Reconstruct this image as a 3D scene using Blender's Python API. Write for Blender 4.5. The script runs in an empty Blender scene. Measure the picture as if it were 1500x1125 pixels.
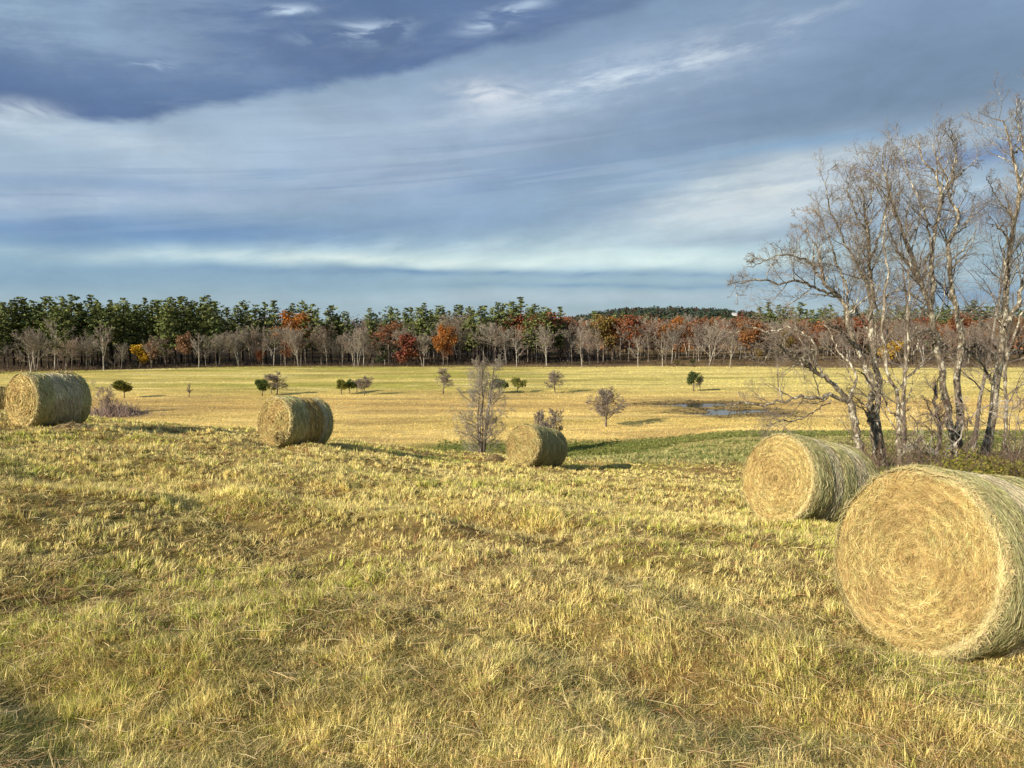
import bpy, math, random
import numpy as np
from math import radians as R, sin, cos, tan, atan, atan2, pi

scene = bpy.context.scene
COL = scene.collection
rng = np.random.default_rng(7)
random.seed(7)

# ------------------------------------------------------------------ camera
F = 1127.0                      # focal length of the photograph in its own pixels (1500 wide)
PITCH = R(4.44)
cam_d = bpy.data.cameras.new("camera")
cam_d.sensor_width = 36.0
cam_d.lens = 36.0 * F / 1500.0
cam_d.clip_start = 0.05
cam_d.clip_end = 20000.0
cam = bpy.data.objects.new("camera", cam_d)
COL.objects.link(cam)
cam.location = (0, 0, 0)
cam.rotation_euler = (R(90) - PITCH, 0, 0)
scene.camera = cam

def ray(px, py):
    """direction (scaled so that y = 1) of a place in the view"""
    u = (px - 750.0) / F; v = (562.5 - py) / F
    y = cos(PITCH) + v * sin(PITCH); z = v * cos(PITCH) - sin(PITCH)
    return u / y, z / y

# ------------------------------------------------------------------ light
SUN_AZ = R(229.0)               # where the sun stands, clockwise from +Y
SUN_EL = R(23.0)
sl = bpy.data.lights.new("sun", 'SUN')
sl.energy = 5.0; sl.angle = R(0.5); sl.color = (1.0, 0.90, 0.74)
sun = bpy.data.objects.new("sun", sl); COL.objects.link(sun)
sun.rotation_euler = (R(90) - SUN_EL, 0, -SUN_AZ + pi)   # lamp looks along -Z
scene.view_settings.view_transform = 'Standard'
scene.view_settings.look = 'None'
EXPO = 0.42
scene.view_settings.exposure = EXPO
scene.view_settings.gamma = 1.0
scene.view_settings.use_curve_mapping = False
scene.cycles.max_bounces = 6
scene.cycles.diffuse_bounces = 3
scene.cycles.transparent_max_bounces = 6
world_res = 512
scene.cycles.use_adaptive_sampling = True

def lin(c):
    return tuple(((x / 255.0) / 12.92 if x / 255.0 <= 0.04045 else ((x / 255.0 + 0.055) / 1.055) ** 2.4) for x in c)

# ---- a small expression builder for shader nodes
class S:
    def __init__(s, nt, sock): s.nt = nt; s.s = sock
    def _op(s, op, *o, clamp=False):
        n = s.nt.nodes.new('ShaderNodeMath'); n.operation = op; n.use_clamp = clamp
        for i, v in enumerate((s,) + o):
            if isinstance(v, S): s.nt.links.new(v.s, n.inputs[i])
            else: n.inputs[i].default_value = float(v)
        return S(s.nt, n.outputs[0])
    def __add__(s, o): return s._op('ADD', o)
    def __sub__(s, o): return s._op('SUBTRACT', o)
    def __mul__(s, o): return s._op('MULTIPLY', o)
    def __truediv__(s, o): return s._op('DIVIDE', o)
    def __rsub__(s, o): return (s * -1.0) + o
    __radd__ = __add__; __rmul__ = __mul__
    def exp(s): return s._op('EXPONENT')
    def pow(s, o): return s._op('POWER', o)
    def max(s, o): return s._op('MAXIMUM', o)
    def min(s, o): return s._op('MINIMUM', o)
    def clamp(s): return s._op('ADD', 0.0, clamp=True)
def ss(x, a, b):
    n = x.nt.nodes.new('ShaderNodeMapRange'); n.interpolation_type = 'SMOOTHSTEP'
    x.nt.links.new(x.s, n.inputs['Value'])
    n.inputs['From Min'].default_value = a; n.inputs['From Max'].default_value = b
    return S(x.nt, n.outputs['Result'])
def vec(nt, x, y, z):
    n = nt.nodes.new('ShaderNodeCombineXYZ')
    for i, v in enumerate((x, y, z)):
        if isinstance(v, S): nt.links.new(v.s, n.inputs[i])
        else: n.inputs[i].default_value = v
    return n.outputs[0]
def noise(nt, v, scale=1.0, detail=4.0, rough=0.55, dist=0.0):
    n = nt.nodes.new('ShaderNodeTexNoise'); n.inputs['Scale'].default_value = scale
    n.inputs['Detail'].default_value = detail; n.inputs['Roughness'].default_value = rough
    n.inputs['Distortion'].default_value = dist
    nt.links.new(v, n.inputs['Vector'])
    return S(nt, n.outputs['Fac'] if 'Fac' in n.outputs else n.outputs[0])
def mix(nt, a, b, f, blend='MIX'):
    n = nt.nodes.new('ShaderNodeMix'); n.data_type = 'RGBA'; n.blend_type = blend
    for i, v in ((6, a), (7, b)):
        if isinstance(v, tuple): n.inputs[i].default_value = (*v[:3], 1)
        else: nt.links.new(v, n.inputs[i])
    if isinstance(f, S): nt.links.new(f.s, n.inputs[0])
    else: n.inputs[0].default_value = f
    return n.outputs[2]

# ------------------------------------------------------------------ sky
world = bpy.data.worlds.new("World"); scene.world = world
world.use_nodes = True
world.cycles.sampling_method = 'MANUAL'; world.cycles.sample_map_resolution = world_res
wt = world.node_tree; wt.nodes.clear()
wout = wt.nodes.new('ShaderNodeOutputWorld'); bg = wt.nodes.new('ShaderNodeBackground')
SKY = 0.10
bg.inputs['Strength'].default_value = SKY
wt.links.new(bg.outputs[0], wout.inputs[0])
sky = wt.nodes.new('ShaderNodeTexSky'); sky.sky_type = 'NISHITA'; sky.sun_disc = False
sky.sun_elevation = SUN_EL; sky.sun_rotation = SUN_AZ
tc = wt.nodes.new('ShaderNodeTexCoord'); sp = wt.nodes.new('ShaderNodeSeparateXYZ')
wt.links.new(tc.outputs['Generated'], sp.inputs[0])
dx, dy, dz = (S(wt, sp.outputs[i]) for i in range(3))
AZ = dx._op('ARCTAN2', dy); EL = dz._op('ARCSINE')
def ang(px, py):
    u, w = ray(px, py)
    return atan(u), atan(w / math.hypot(1, u))
def sc(c): 
    l = lin(c); return tuple(x * 1.06 / SKY / 2 ** EXPO for x in l)
# drifting coordinates: slow warp of the cloud field
w1 = noise(wt, vec(wt, AZ * 5.0, EL * 16.0, 0.3), 1.0, 3, 0.55) - 0.5
w2 = noise(wt, vec(wt, AZ * 5.0, EL * 14.0, 7.3), 1.0, 3, 0.55) - 0.5
A = AZ + w1 * 0.10; E = EL + w2 * 0.030
streak = noise(wt, vec(wt, AZ * 3.0 + EL * 5.0, EL * 34.0 - AZ * 3.0, 2.0), 1.0, 4, 0.62)
fine = noise(wt, vec(wt, AZ * 9.0, EL * 40.0 - AZ * 5.0, 5.0), 1.0, 5, 0.66)
puff = noise(wt, vec(wt, AZ * 14.0, EL * 34.0, 9.0), 1.0, 5, 0.6, 0.6)
def blob(px, py, sx, sy, rot=0.0, power=1.0):
    a0, e0 = ang(px, py); c, s_ = cos(R(rot)), sin(R(rot))
    da = A - a0; de = E - e0
    p = (da * c + de * s_) / (sx / F); q = (de * c - da * s_) / (sy / F)
    r2 = p * p + q * q
    if power != 1.0: r2 = r2.pow(power)
    return (r2 * -1.0).exp()
# vertical ramp of the clear and veiled air
ramp = wt.nodes.new('ShaderNodeValToRGB'); cr = ramp.color_ramp
wt.links.new((E / 0.6).clamp().s, ramp.inputs[0])
stops = [(470, (168, 184, 196)), (435, (150, 176, 196)), (405, (128, 160, 186)), (375, (134, 166, 194)), (345, (128, 156, 188)),
         (300, (136, 160, 188)), (250, (146, 166, 190)), (150, (142, 160, 188)), (40, (116, 140, 176)), (-200, (130, 148, 172))]
els = [(max(0.0, ang(750, y)[1] / 0.6), c) for y, c in stops]
while len(cr.elements) < len(els): cr.elements.new(0.5)
for e, (p_, c) in zip(cr.elements, els):
    e.position = min(1, p_); e.color = (*lin(c), 1)
cr.interpolation = 'B_SPLINE'
n_ = wt.nodes.new('ShaderNodeVectorMath'); n_.operation = 'SCALE'; n_.inputs['Scale'].default_value = 1 / SKY / 2 ** EXPO
wt.links.new(ramp.outputs[0], n_.inputs[0])
c = mix(wt, n_.outputs[0], sky.outputs[0], 0.10)
st = ss(streak, 0.42, 0.66); fi = ss(fine, 0.38, 0.68)
# blue band low on the left
c = mix(wt, c, sc((84, 124, 178)), blob(230, 345, 420, 26, -2) * 0.75)
c = mix(wt, c, sc((104, 142, 184)), blob(80, 375, 420, 30, 0) * 0.5)
# soft pale bands on the left
c = mix(wt, c, sc((170, 186, 208)), (blob(330, 215, 460, 55, 9) * (st * 0.35 + 0.65)) * 0.85)
c = mix(wt, c, sc((172, 184, 206)), blob(150, 286, 420, 28, 4) * (fi * 0.5 + 0.5))
c = mix(wt, c, sc((118, 144, 184)), blob(480, 262, 330, 11, 6) * (st * 0.4 + 0.3))
c = mix(wt, c, sc((112, 142, 184)), blob(110, 268, 300, 12, 3) * 0.45)
c = mix(wt, c, sc((150, 166, 198)), blob(640, 250, 260, 60, 5) * 0.45)
# centre and right veil
c = mix(wt, c, sc((108, 138, 180)), blob(830, 260, 230, 24, 8) * (st * 0.4 + 0.35))
c = mix(wt, c, sc((126, 150, 184)), blob(760, 322, 330, 22, 3) * 0.5)
c = mix(wt, c, sc((222, 224, 226)), (blob(1185, 258, 210, 40, 13) * (fi * 0.55 + 0.65)).min(1.0))
c = mix(wt, c, sc((204, 208, 216)), (blob(1110, 310, 200, 24, 6) * (fi * 0.5 + 0.5)) * 0.95)
c = mix(wt, c, sc((140, 180, 220)), blob(1200, 208, 120, 9, 4) * 0.8)
c = mix(wt, c, sc((118, 130, 165)), blob(1120, 340, 200, 9, 3) * 0.75)
c = mix(wt, c, sc((106, 122, 160)), blob(1350, 325, 170, 26, 5) * 0.7)
c = mix(wt, c, sc((88, 124, 182)), blob(1430, 228, 130, 12, 3) * 0.75)
c = mix(wt, c, sc((188, 204, 220)), blob(1420, 285, 170, 24, 8) * (fi * 0.5 + 0.3))
# thin crossing streaks, crisp on their lower side
cs = ss(noise(wt, vec(wt, AZ * 2.2 + 3.0, EL * 52.0 - AZ * 6.5, 21.0), 1.0, 4, 0.55), 0.52, 0.64)
c = mix(wt, c, sc((178, 192, 212)), cs * blob(700, 240, 800, 90, 4) * 0.30)
cs2 = ss(noise(wt, vec(wt, AZ * 2.6 + 8.0, EL * 60.0 - AZ * 5.0, 31.0), 1.0, 4, 0.55), 0.54, 0.66)
c = mix(wt, c, sc((104, 132, 174)), cs2 * blob(600, 270, 800, 80, 4) * 0.32)
# bright low bank
c = mix(wt, c, sc((176, 200, 210)), blob(700, 382, 620, 15, 1) * 0.75)
c = mix(wt, c, sc((228, 234, 228)), (blob(690, 386, 430, 8, 0) * (fi * 0.7 + 0.45)) * 0.9)
c = mix(wt, c, sc((196, 214, 220)), (blob(980, 370, 300, 30, 2) * (st * 0.4 + 0.6)) * 0.85)
c = mix(wt, c, sc((216, 228, 228)), (blob(900, 378, 270, 15, 0) * (fi * 0.4 + 0.6)) * 0.9)
c = mix(wt, c, sc((190, 208, 218)), (blob(640, 362, 330, 14, 3) * (fi * 0.6 + 0.3)) * 0.7)
c = mix(wt, c, sc((110, 142, 178)), blob(780, 403, 560, 5, 0) * (fi * 0.6 + 0.4))
c = mix(wt, c, sc((112, 146, 180)), blob(980, 419, 330, 4, 0) * (fi * 0.6 + 0.3))
c = mix(wt, c, sc((178, 190, 202)), blob(900, 436, 420, 10, 0) * (fi * 0.4 + 0.4))
c = mix(wt, c, sc((188, 200, 208)), blob(1330, 400, 200, 22, 3) * (fi * 0.5 + 0.2))
c = mix(wt, c, sc((108, 142, 182)), blob(1420, 432, 200, 12, 0) * 0.6)
# right upper grey sheet
c = mix(wt, c, sc((106, 128, 158)), blob(1390, 112, 380, 72, 6, 1.4) * 0.85)
c = mix(wt, c, sc((120, 138, 170)), blob(1050, 160, 260, 34, 8) * 0.55)
c = mix(wt, c, sc((120, 142, 178)), blob(1130, 60, 420, 40, 6) * 0.6)
c = mix(wt, c, sc((182, 192, 212)), (blob(900, 120, 270, 34, 13) * (fi * 0.7 + 0.3)) * 0.9)
c = mix(wt, c, sc((206, 212, 226)), (blob(930, 108, 210, 10, 12) * fi) * 0.9)
c = mix(wt, c, sc((214, 214, 226)), (blob(715, 141, 54, 16, 0) * ss(puff, 0.3, 0.62)) * 1.0)
# dark bank, upper left: everything above a slanting edge
fc = wt.nodes.new('ShaderNodeFloatCurve'); cv = fc.mapping.curves[0]
edge = [(-500, 150), (0, 172), (160, 180), (310, 162), (470, 128), (600, 104), (680, 82), (760, 62), (840, 40), (950, 10), (1200, -120)]
pts = []
for x, y in edge:
    a_, e_ = ang(x, y); pts.append(((a_ + 1.2) / 2.4, e_ / 0.8))
pts = [(0.0, pts[0][1])] + pts + [(1.0, 0.95)]
while len(cv.points) < len(pts): cv.points.new(0.5, 0.5)
for p_, q_ in zip(cv.points, pts): p_.location = q_
fc.mapping.update()
wt.links.new(((AZ + 1.2) / 2.4).clamp().s, fc.inputs['Value'])
edgeE = S(wt, fc.outputs[0]) * 0.8
puff2 = noise(wt, vec(wt, AZ * 10.0, EL * 26.0, 4.0), 1.0, 5, 0.58, 0.3)
dist = EL - edgeE + (puff2 - 0.5) * 0.035
dark = ss(dist, -0.006, 0.010)
dcol = mix(wt, sc((84, 108, 152)), sc((124, 144, 176)), (ss(dist, 0.03, 0.17) * 0.75 + (st - 0.5) * 0.42 + (fi - 0.5) * 0.34).clamp())
dcol = mix(wt, dcol, sc((80, 108, 154)), blob(330, 125, 200, 28, 4) * 0.45)
dcol = mix(wt, dcol, sc((142, 164, 192)), (blob(30, 12, 230, 48, -6) * (fi * 0.5 + 0.65)).min(0.95))
dcol = mix(wt, dcol, sc((120, 138, 172)), blob(520, 60, 300, 34, 6) * (fi * 0.6 + 0.1))
dcol = mix(wt, dcol, sc((86, 110, 152)), blob(600, 30, 210, 36, 14) * 0.7)
pf = ss(puff, 0.40, 0.62)
for b in ((535, 47, 48, 9, 8, .9), (432, 15, 34, 6, 5, .8), (735, 30, 50, 9, 14, .85), (225, 97, 26, 6, 5, .7), (470, 60, 40, 7, 0, .5), (780, 10, 40, 5, 10, .5)):
    dcol = mix(wt, dcol, sc((200, 214, 236)), (blob(*b[:5]) * pf) * b[5])
c = mix(wt, c, sc((196, 206, 222)), (blob(60, 184, 150, 16, -3) * (fi * 0.5 + 0.5)) * 0.9)
c = mix(wt, c, dcol, dark * ss(AZ * -1.0, -0.36, 0.04))
c = mix(wt, c, sc((206, 214, 228)), (blob(35, 160, 40, 9, 5) * pf) * 0.85)
# faint overall mottling, so that no part of the sheet is smooth
mot = (noise(wt, vec(wt, AZ * 8.0, EL * 17.0, 12.0), 1.0, 7, 0.64, 0.25) - 0.5) * 0.46 + 1.0
hs_ = wt.nodes.new('ShaderNodeHueSaturation'); hs_.inputs['Saturation'].default_value = 0.90
wt.links.new(c, hs_.inputs['Color']); c = mix(wt, hs_.outputs[0], (0.975, 1.055, 1.04), 1.0, 'MULTIPLY')
m_ = wt.nodes.new('ShaderNodeVectorMath'); m_.operation = 'SCALE'
wt.links.new(c, m_.inputs[0]); wt.links.new(mot.s, m_.inputs['Scale'])
wt.links.new(m_.outputs[0], bg.inputs['Color'])

# ------------------------------------------------------------------ helpers for numbers and meshes
def hsh(ix, iy, seed):
    h = (ix.astype(np.int64) * 374761393 + iy.astype(np.int64) * 668265263 + seed * 974634777) & 0xFFFFFFFF
    h = ((h ^ (h >> 13)) * 1274126177) & 0xFFFFFFFF
    h = h ^ (h >> 16)
    return (h & 0xFFFFFF) / float(0xFFFFFF)
def vnoise(x, y, seed=0):
    x = np.asarray(x, float); y = np.asarray(y, float)
    ix = np.floor(x); iy = np.floor(y); fx = x - ix; fy = y - iy
    fx = fx * fx * (3 - 2 * fx); fy = fy * fy * (3 - 2 * fy)
    a = hsh(ix, iy, seed); b = hsh(ix + 1, iy, seed); c = hsh(ix, iy + 1, seed); d = hsh(ix + 1, iy + 1, seed)
    return (a * (1 - fx) + b * fx) * (1 - fy) + (c * (1 - fx) + d * fx) * fy
def fbm(x, y, seed=0, o=4):
    s = 0; a = 0.5; t = 0
    for i in range(o):
        s = s + a * vnoise(x * 2 ** i, y * 2 ** i, seed + i * 17); t += a; a *= 0.5
    return s / t
def sstep(x, a, b):
    t = np.clip((x - a) / (b - a), 0, 1); return t * t * (3 - 2 * t)
def smax(a, b, k):
    m = np.maximum(a, b); return m + k * np.log1p(np.exp(-np.abs(a - b) / k))

FLOOR = -15.8
def pond_mask(x, y):
    w = 2.8 * (fbm(x / 5.0, y / 4.0, 51, 4) - 0.5)
    m1 = 1.05 - np.hypot((x - 40.8) / 7.0, (y - 138.5) / 5.4) + w
    m2 = 1.15 - np.hypot((x - 35.5) / 7.0, (y - 152.0) / 3.8) + w * 0.8
    m3 = 0.9 - np.hypot((x - 46.5) / 3.6, (y - 134.5) / 2.6) + w * 0.8
    return np.maximum(np.maximum(m1, m2), m3)
def terrain(x, y):
    x = np.asarray(x, float); y = np.asarray(y, float)
    yy = np.clip(y, -40, 400)
    ax = np.where(x > 0, 15.0 * np.tanh(x / 15.0), 30.0 * np.tanh(x / 30.0))
    s = 0.125 * (1 - sstep(x / (np.maximum(yy, 0) + 8.0), -0.10, 0.30)) + 0.025
    over = 3.0 * np.log1p(np.exp(np.clip((yy - 26.0) / 3.0, -30, 60)))
    hill = -1.6 - 0.09 * ax - 0.097 * yy - s * over
    und = 0.5 * (fbm(x / 45.0, y / 30.0, 5, 3) - 0.5) * (1 - np.exp(-((x - 40) / 26.0) ** 2 - ((y - 142) / 24.0) ** 2))
    floor = FLOOR + und
    # the floor climbs very slightly beyond the far field, then to the wooded rise
    floor = floor + 3.0 * sstep(y, 420, 900)
    z = smax(hill, floor, 1.3)
    near = np.exp(-(np.maximum(y, 0) / 40.0) ** 2)
    z = z + near * (0.16 * (fbm(x / 3.2, y / 3.2, 21, 3) - 0.5) + 0.30 * (vnoise((x * 0.755 + y * 0.656) / 0.85 + 0.7 * vnoise(x / 1.5, y / 1.5, 36), (y * 0.755 - x * 0.656) / 2.3, 34) - 0.5) + 0.13 * (fbm(x / 0.42, y / 0.36, 33, 3) - 0.5))
    z = z + 0.25 * (fbm(x / 9.0, y / 9.0, 41, 2) - 0.5) * sstep(y, 18, 40) * (1 - sstep(y, 90, 110))
    z = z - 0.62 * sstep(pond_mask(x, y), -0.15, 0.4)
    # a bank along the front of the woods, and the wooded hill at the horizon
    z = z + (38.0 * np.exp(-np.abs((x - 400.0) / 230.0) ** 2.6) + 9.0 * np.exp(-((x - 230.0) / 160.0) ** 2) + 14.0 * np.exp(-((x - 900.0) / 320.0) ** 2)) * sstep(y, 1250, 1900)
    return z
# the near hillside passes under every bale: small swells fitted to where they stand
BSPEC = [(2.57, 4.82, -1.50, 0.61), (3.52, 10.07, -2.05, 0.61), (0.31, 21.73, -3.45, 0.60), (-5.52, 17.77, -2.26, 0.60), (-10.55, 16.47, -1.64, 0.60)]
SW = None
_base = terrain
def _fit():
    P_ = []; Zt = []
    for bx, by, bz, Rb in BSPEC: P_.append((bx, by)); Zt.append(bz - Rb * 0.965)
    P_ += [(0.0, 0.0), (0.0, 3.3)]; Zt += [-1.6, -1.95]
    P_ = np.array(P_); Zt = np.array(Zt); res = Zt - _base(P_[:, 0], P_[:, 1])
    D = ((P_[:, None] - P_[None]) ** 2).sum(-1); K = np.exp(-D / (2 * 4.2 ** 2))
    return P_, np.linalg.solve(K + 0.02 * np.eye(len(P_)), res)
def at(px, py, y):
    u, w = ray(px, py); return np.array([u * y, y, w * y])
_P, _W = _fit()
def terrain(x, y):
    x = np.asarray(x, float); y = np.asarray(y, float); z = _base(x, y)
    for (cx, cy), w in zip(_P, _W): z = z + w * np.exp(-((x - cx) ** 2 + (y - cy) ** 2) / (2 * 4.2 ** 2))
    return z
def tz(x, y): return float(terrain(np.array([x]), np.array([y]))[0])
def ground_at(px, py, y0=2.0, y1=700.0):
    """where the line of sight through a place in the view meets the ground"""
    u, w = ray(px, py); ys = np.geomspace(y0, y1, 4000)
    d = w * ys - terrain(u * ys, ys)
    k = np.where(d < 0)[0]
    y = ys[k[0]] if len(k) else y1
    return u * y, y, tz(u * y, y)
def at(px, py, y):
    u, w = ray(px, py); return np.array([u * y, y, w * y])

def mesh_np(name, V, faces, col=None, mat=None, smooth=False, parent=None, link=True):
    """faces: list of int arrays (n,3) or (n,4)"""
    me = bpy.data.meshes.new(name)
    V = np.ascontiguousarray(V, dtype=np.float32)
    faces = [f for f in faces if len(f)]
    me.vertices.add(len(V)); me.vertices.foreach_set('co', V.ravel())
    nl = sum(f.size for f in faces); npoly = sum(len(f) for f in faces)
    me.loops.add(nl); me.polygons.add(npoly)
    me.loops.foreach_set('vertex_index', np.concatenate([f.ravel() for f in faces]).astype(np.int32))
    tot = np.concatenate([np.full(len(f), f.shape[1]) for f in faces])
    st_ = np.concatenate([[0], np.cumsum(tot)[:-1]])
    me.polygons.foreach_set('loop_start', st_.astype(np.int32))
    if smooth: me.polygons.foreach_set('use_smooth', np.ones(npoly, dtype=bool))
    else: me.polygons.foreach_set('use_smooth', np.zeros(npoly, dtype=bool))
    me.update(calc_edges=True)
    if col is not None:
        at_ = me.color_attributes.new('Col', 'FLOAT_COLOR', 'POINT')
        c4 = np.ones((len(V), 4), dtype=np.float32); c4[:, :3] = col
        at_.data.foreach_set('color', c4.ravel())
    if mat: me.materials.append(mat)
    if not link: return me
    return add_obj(name, me, parent)
def add_obj(name, me, parent=None, loc=None):
    o = bpy.data.objects.new(name, me); COL.objects.link(o)
    if parent is not None: o.parent = parent
    if loc is not None: o.location = loc
    return o
def tag(o, label=None, cat=None, group=None, kind=None):
    if label: o['label'] = label
    if cat: o['category'] = cat
    if group: o['group'] = group
    if kind: o['kind'] = kind
    return o
def empty(name, loc, rz=0.0):
    o = bpy.data.objects.new(name, None); COL.objects.link(o)
    o.location = [float(v) for v in loc]; o.rotation_euler = (0, 0, rz); o.empty_display_size = 0.3
    return o

# ------------------------------------------------------------------ materials
def principled(name, rough=0.85, spec=0.15):
    m = bpy.data.materials.new(name); m.use_nodes = True
    nt = m.node_tree; b = nt.nodes['Principled BSDF']
    b.inputs['Roughness'].default_value = rough
    b.inputs['Specular IOR Level'].default_value = spec
    return m, nt, b
def colattr(nt):
    n = nt.nodes.new('ShaderNodeAttribute'); n.attribute_name = 'Col'; return n.outputs['Color']
def objco(nt):
    n = nt.nodes.new('ShaderNodeTexCoord'); return n.outputs['Object']
def scaled(nt, c, f):
    n = nt.nodes.new('ShaderNodeVectorMath'); n.operation = 'SCALE'; nt.links.new(c, n.inputs[0])
    if isinstance(f, S): nt.links.new(f.s, n.inputs['Scale'])
    else: n.inputs['Scale'].default_value = f
    return n.outputs[0]
def vscale(nt, c, v):
    n = nt.nodes.new('ShaderNodeVectorMath'); n.operation = 'MULTIPLY'; nt.links.new(c, n.inputs[0])
    n.inputs[1].default_value = v; return n.outputs[0]
def bump(nt, b, h, strength=0.5, dist=0.05):
    n = nt.nodes.new('ShaderNodeBump'); n.inputs['Strength'].default_value = strength; n.inputs['Distance'].default_value = dist
    nt.links.new(h.s, n.inputs['Height']); nt.links.new(n.outputs[0], b.inputs['Normal'])

def leafy(name, trans=0.3, vary=0.0, vscale_=2.0, tint=None, rough=0.8):
    """thin blades and leaves: attribute colour (or a tint with noise), light passing through"""
    m, nt, b = principled(name, rough, 0.12)
    c = colattr(nt)
    if tint is not None: c = mix(nt, c, tuple(tint), 1.0, 'MULTIPLY')
    if vary:
        n = noise(nt, objco(nt), vscale_, 3, 0.6)
        c = scaled(nt, c, n * (2 * vary) + (1 - vary))
    nt.links.new(c, b.inputs['Base Color'])
    t = nt.nodes.new('ShaderNodeBsdfTranslucent'); nt.links.new(c, t.inputs['Color'])
    mx = nt.nodes.new('ShaderNodeMixShader'); mx.inputs[0].default_value = trans
    nt.links.new(b.outputs[0], mx.inputs[1]); nt.links.new(t.outputs[0], mx.inputs[2])
    nt.links.new(mx.outputs[0], nt.nodes['Material Output'].inputs['Surface'])
    return m
M_GRASS = leafy('grass_blades', 0.24)
M_STRAW = leafy('straw', 0.15)
M_LEAF = leafy('leaves', 0.25)
M_NEEDLE = leafy('needles', 0.10)

# ---- ground: mown straw, green strip, pale field, damp margins; colour by place, detail by noise
M_GROUND, nt, b = principled('field_ground', 0.95, 0.05)
co = objco(nt); c = colattr(nt)
nA = noise(nt, vscale(nt, co, (0.9, 2.2, 1.0)), 1.0, 6, 0.65)
nB = noise(nt, vscale(nt, co, (0.035, 0.16, 1.0)), 1.0, 5, 0.6)
nC = noise(nt, vscale(nt, co, (7.0, 7.0, 1.0)), 1.0, 4, 0.7)
nD = noise(nt, vscale(nt, co, (0.22, 0.9, 1.0)), 1.0, 6, 0.7)
f = (nA - 0.5) * 0.9 + (nB - 0.5) * 1.0 + (nD - 0.5) * 1.3 + (nC - 0.5) * 0.7 + 1.0
c = scaled(nt, c, f.max(0.3))
nE = noise(nt, vscale(nt, co, (0.05, 0.55, 1.0)), 1.0, 5, 0.65)
c = mix(nt, c, lin((246, 226, 164)), ss(nE, 0.60, 0.68) * 0.55)
nF = noise(nt, vscale(nt, co, (0.09, 0.42, 3.0)), 1.0, 6, 0.72)
c = mix(nt, c, lin((128, 118, 60)), ss(nF, 0.56, 0.66) * 0.42)
c = mix(nt, c, lin((120, 110, 58)), ss(nA, 0.55, 0.72) * 0.22)
nt.links.new(c, b.inputs['Base Color'])
bump(nt, b, nA * 0.6 + nC * 0.3, 0.7, 0.12)

def bark(name, base, light, dark, sc_=1.0, lich=0.52):
    m, nt, b = principled(name, 0.9, 0.1)
    co = objco(nt)
    n1 = noise(nt, vscale(nt, co, (6 * sc_, 6 * sc_, 2.5 * sc_)), 1.0, 5, 0.7)
    n2 = noise(nt, vscale(nt, co, (14 * sc_, 14 * sc_, 5 * sc_)), 1.0, 3, 0.6)
    c = mix(nt, dark, base, ss(n2, 0.35, 0.6))
    c = mix(nt, c, light, ss(n1, lich, lich + 0.08) * 0.9)
    nt.links.new(c, b.inputs['Base Color']); bump(nt, b, n2, 0.7, 0.02)
    return m
M_BARK = bark('lichened_bark', (0.25, 0.205, 0.145), (0.64, 0.60, 0.46), (0.11, 0.085, 0.06), 1.2, 0.51)
M_BARK_FAR = bark('grey_bark', (0.17, 0.14, 0.11), (0.36, 0.32, 0.26), (0.08, 0.06, 0.05), 0.25, 0.5)
M_BARK_PALE = bark('pale_bark', (0.42, 0.38, 0.32), (0.62, 0.58, 0.50), (0.20, 0.17, 0.14), 0.3, 0.5)
M_BARK_DARK = bark('dark_bark', (0.06, 0.045, 0.035), (0.12, 0.10, 0.08), (0.03, 0.022, 0.018), 0.3, 0.55)

# ------------------------------------------------------------------ the ground as one sheet
def spaced(lo, hi, fine_lo, fine_hi, step, grow=1.045, cap=60.0):
    a = list(np.arange(fine_lo, fine_hi, step)); s_ = step; v = a[-1]
    while v < hi: s_ = min(s_ * grow, cap); v += s_; a.append(v)
    s_ = step; v = a[0]; pre = []
    while v > lo: s_ = min(s_ * grow, cap); v -= s_; pre.append(v)
    return np.array(pre[::-1] + a)
gx = spaced(-4200, 4200, -11, 13, 0.13, 1.04)
gy = spaced(-60, 6000, 1.0, 14, 0.11, 1.0175, 50.0)
# keep the valley around the pool fine enough to hold its shore
gx = np.unique(np.concatenate([gx, np.arange(24, 54, 0.8)])); gy = np.unique(np.concatenate([gy, np.arange(126, 160, 0.8)]))
GX, GY = np.meshgrid(gx, gy)
GZ = terrain(GX.ravel(), GY.ravel())
gv = np.stack([GX.ravel(), GY.ravel(), GZ], 1)
nx, ny = len(gx), len(gy)
ii = (np.arange(ny - 1)[:, None] * nx + np.arange(nx - 1)[None, :]).ravel()
gq = np.stack([ii, ii + 1, ii + nx + 1, ii + nx], 1)

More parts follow.
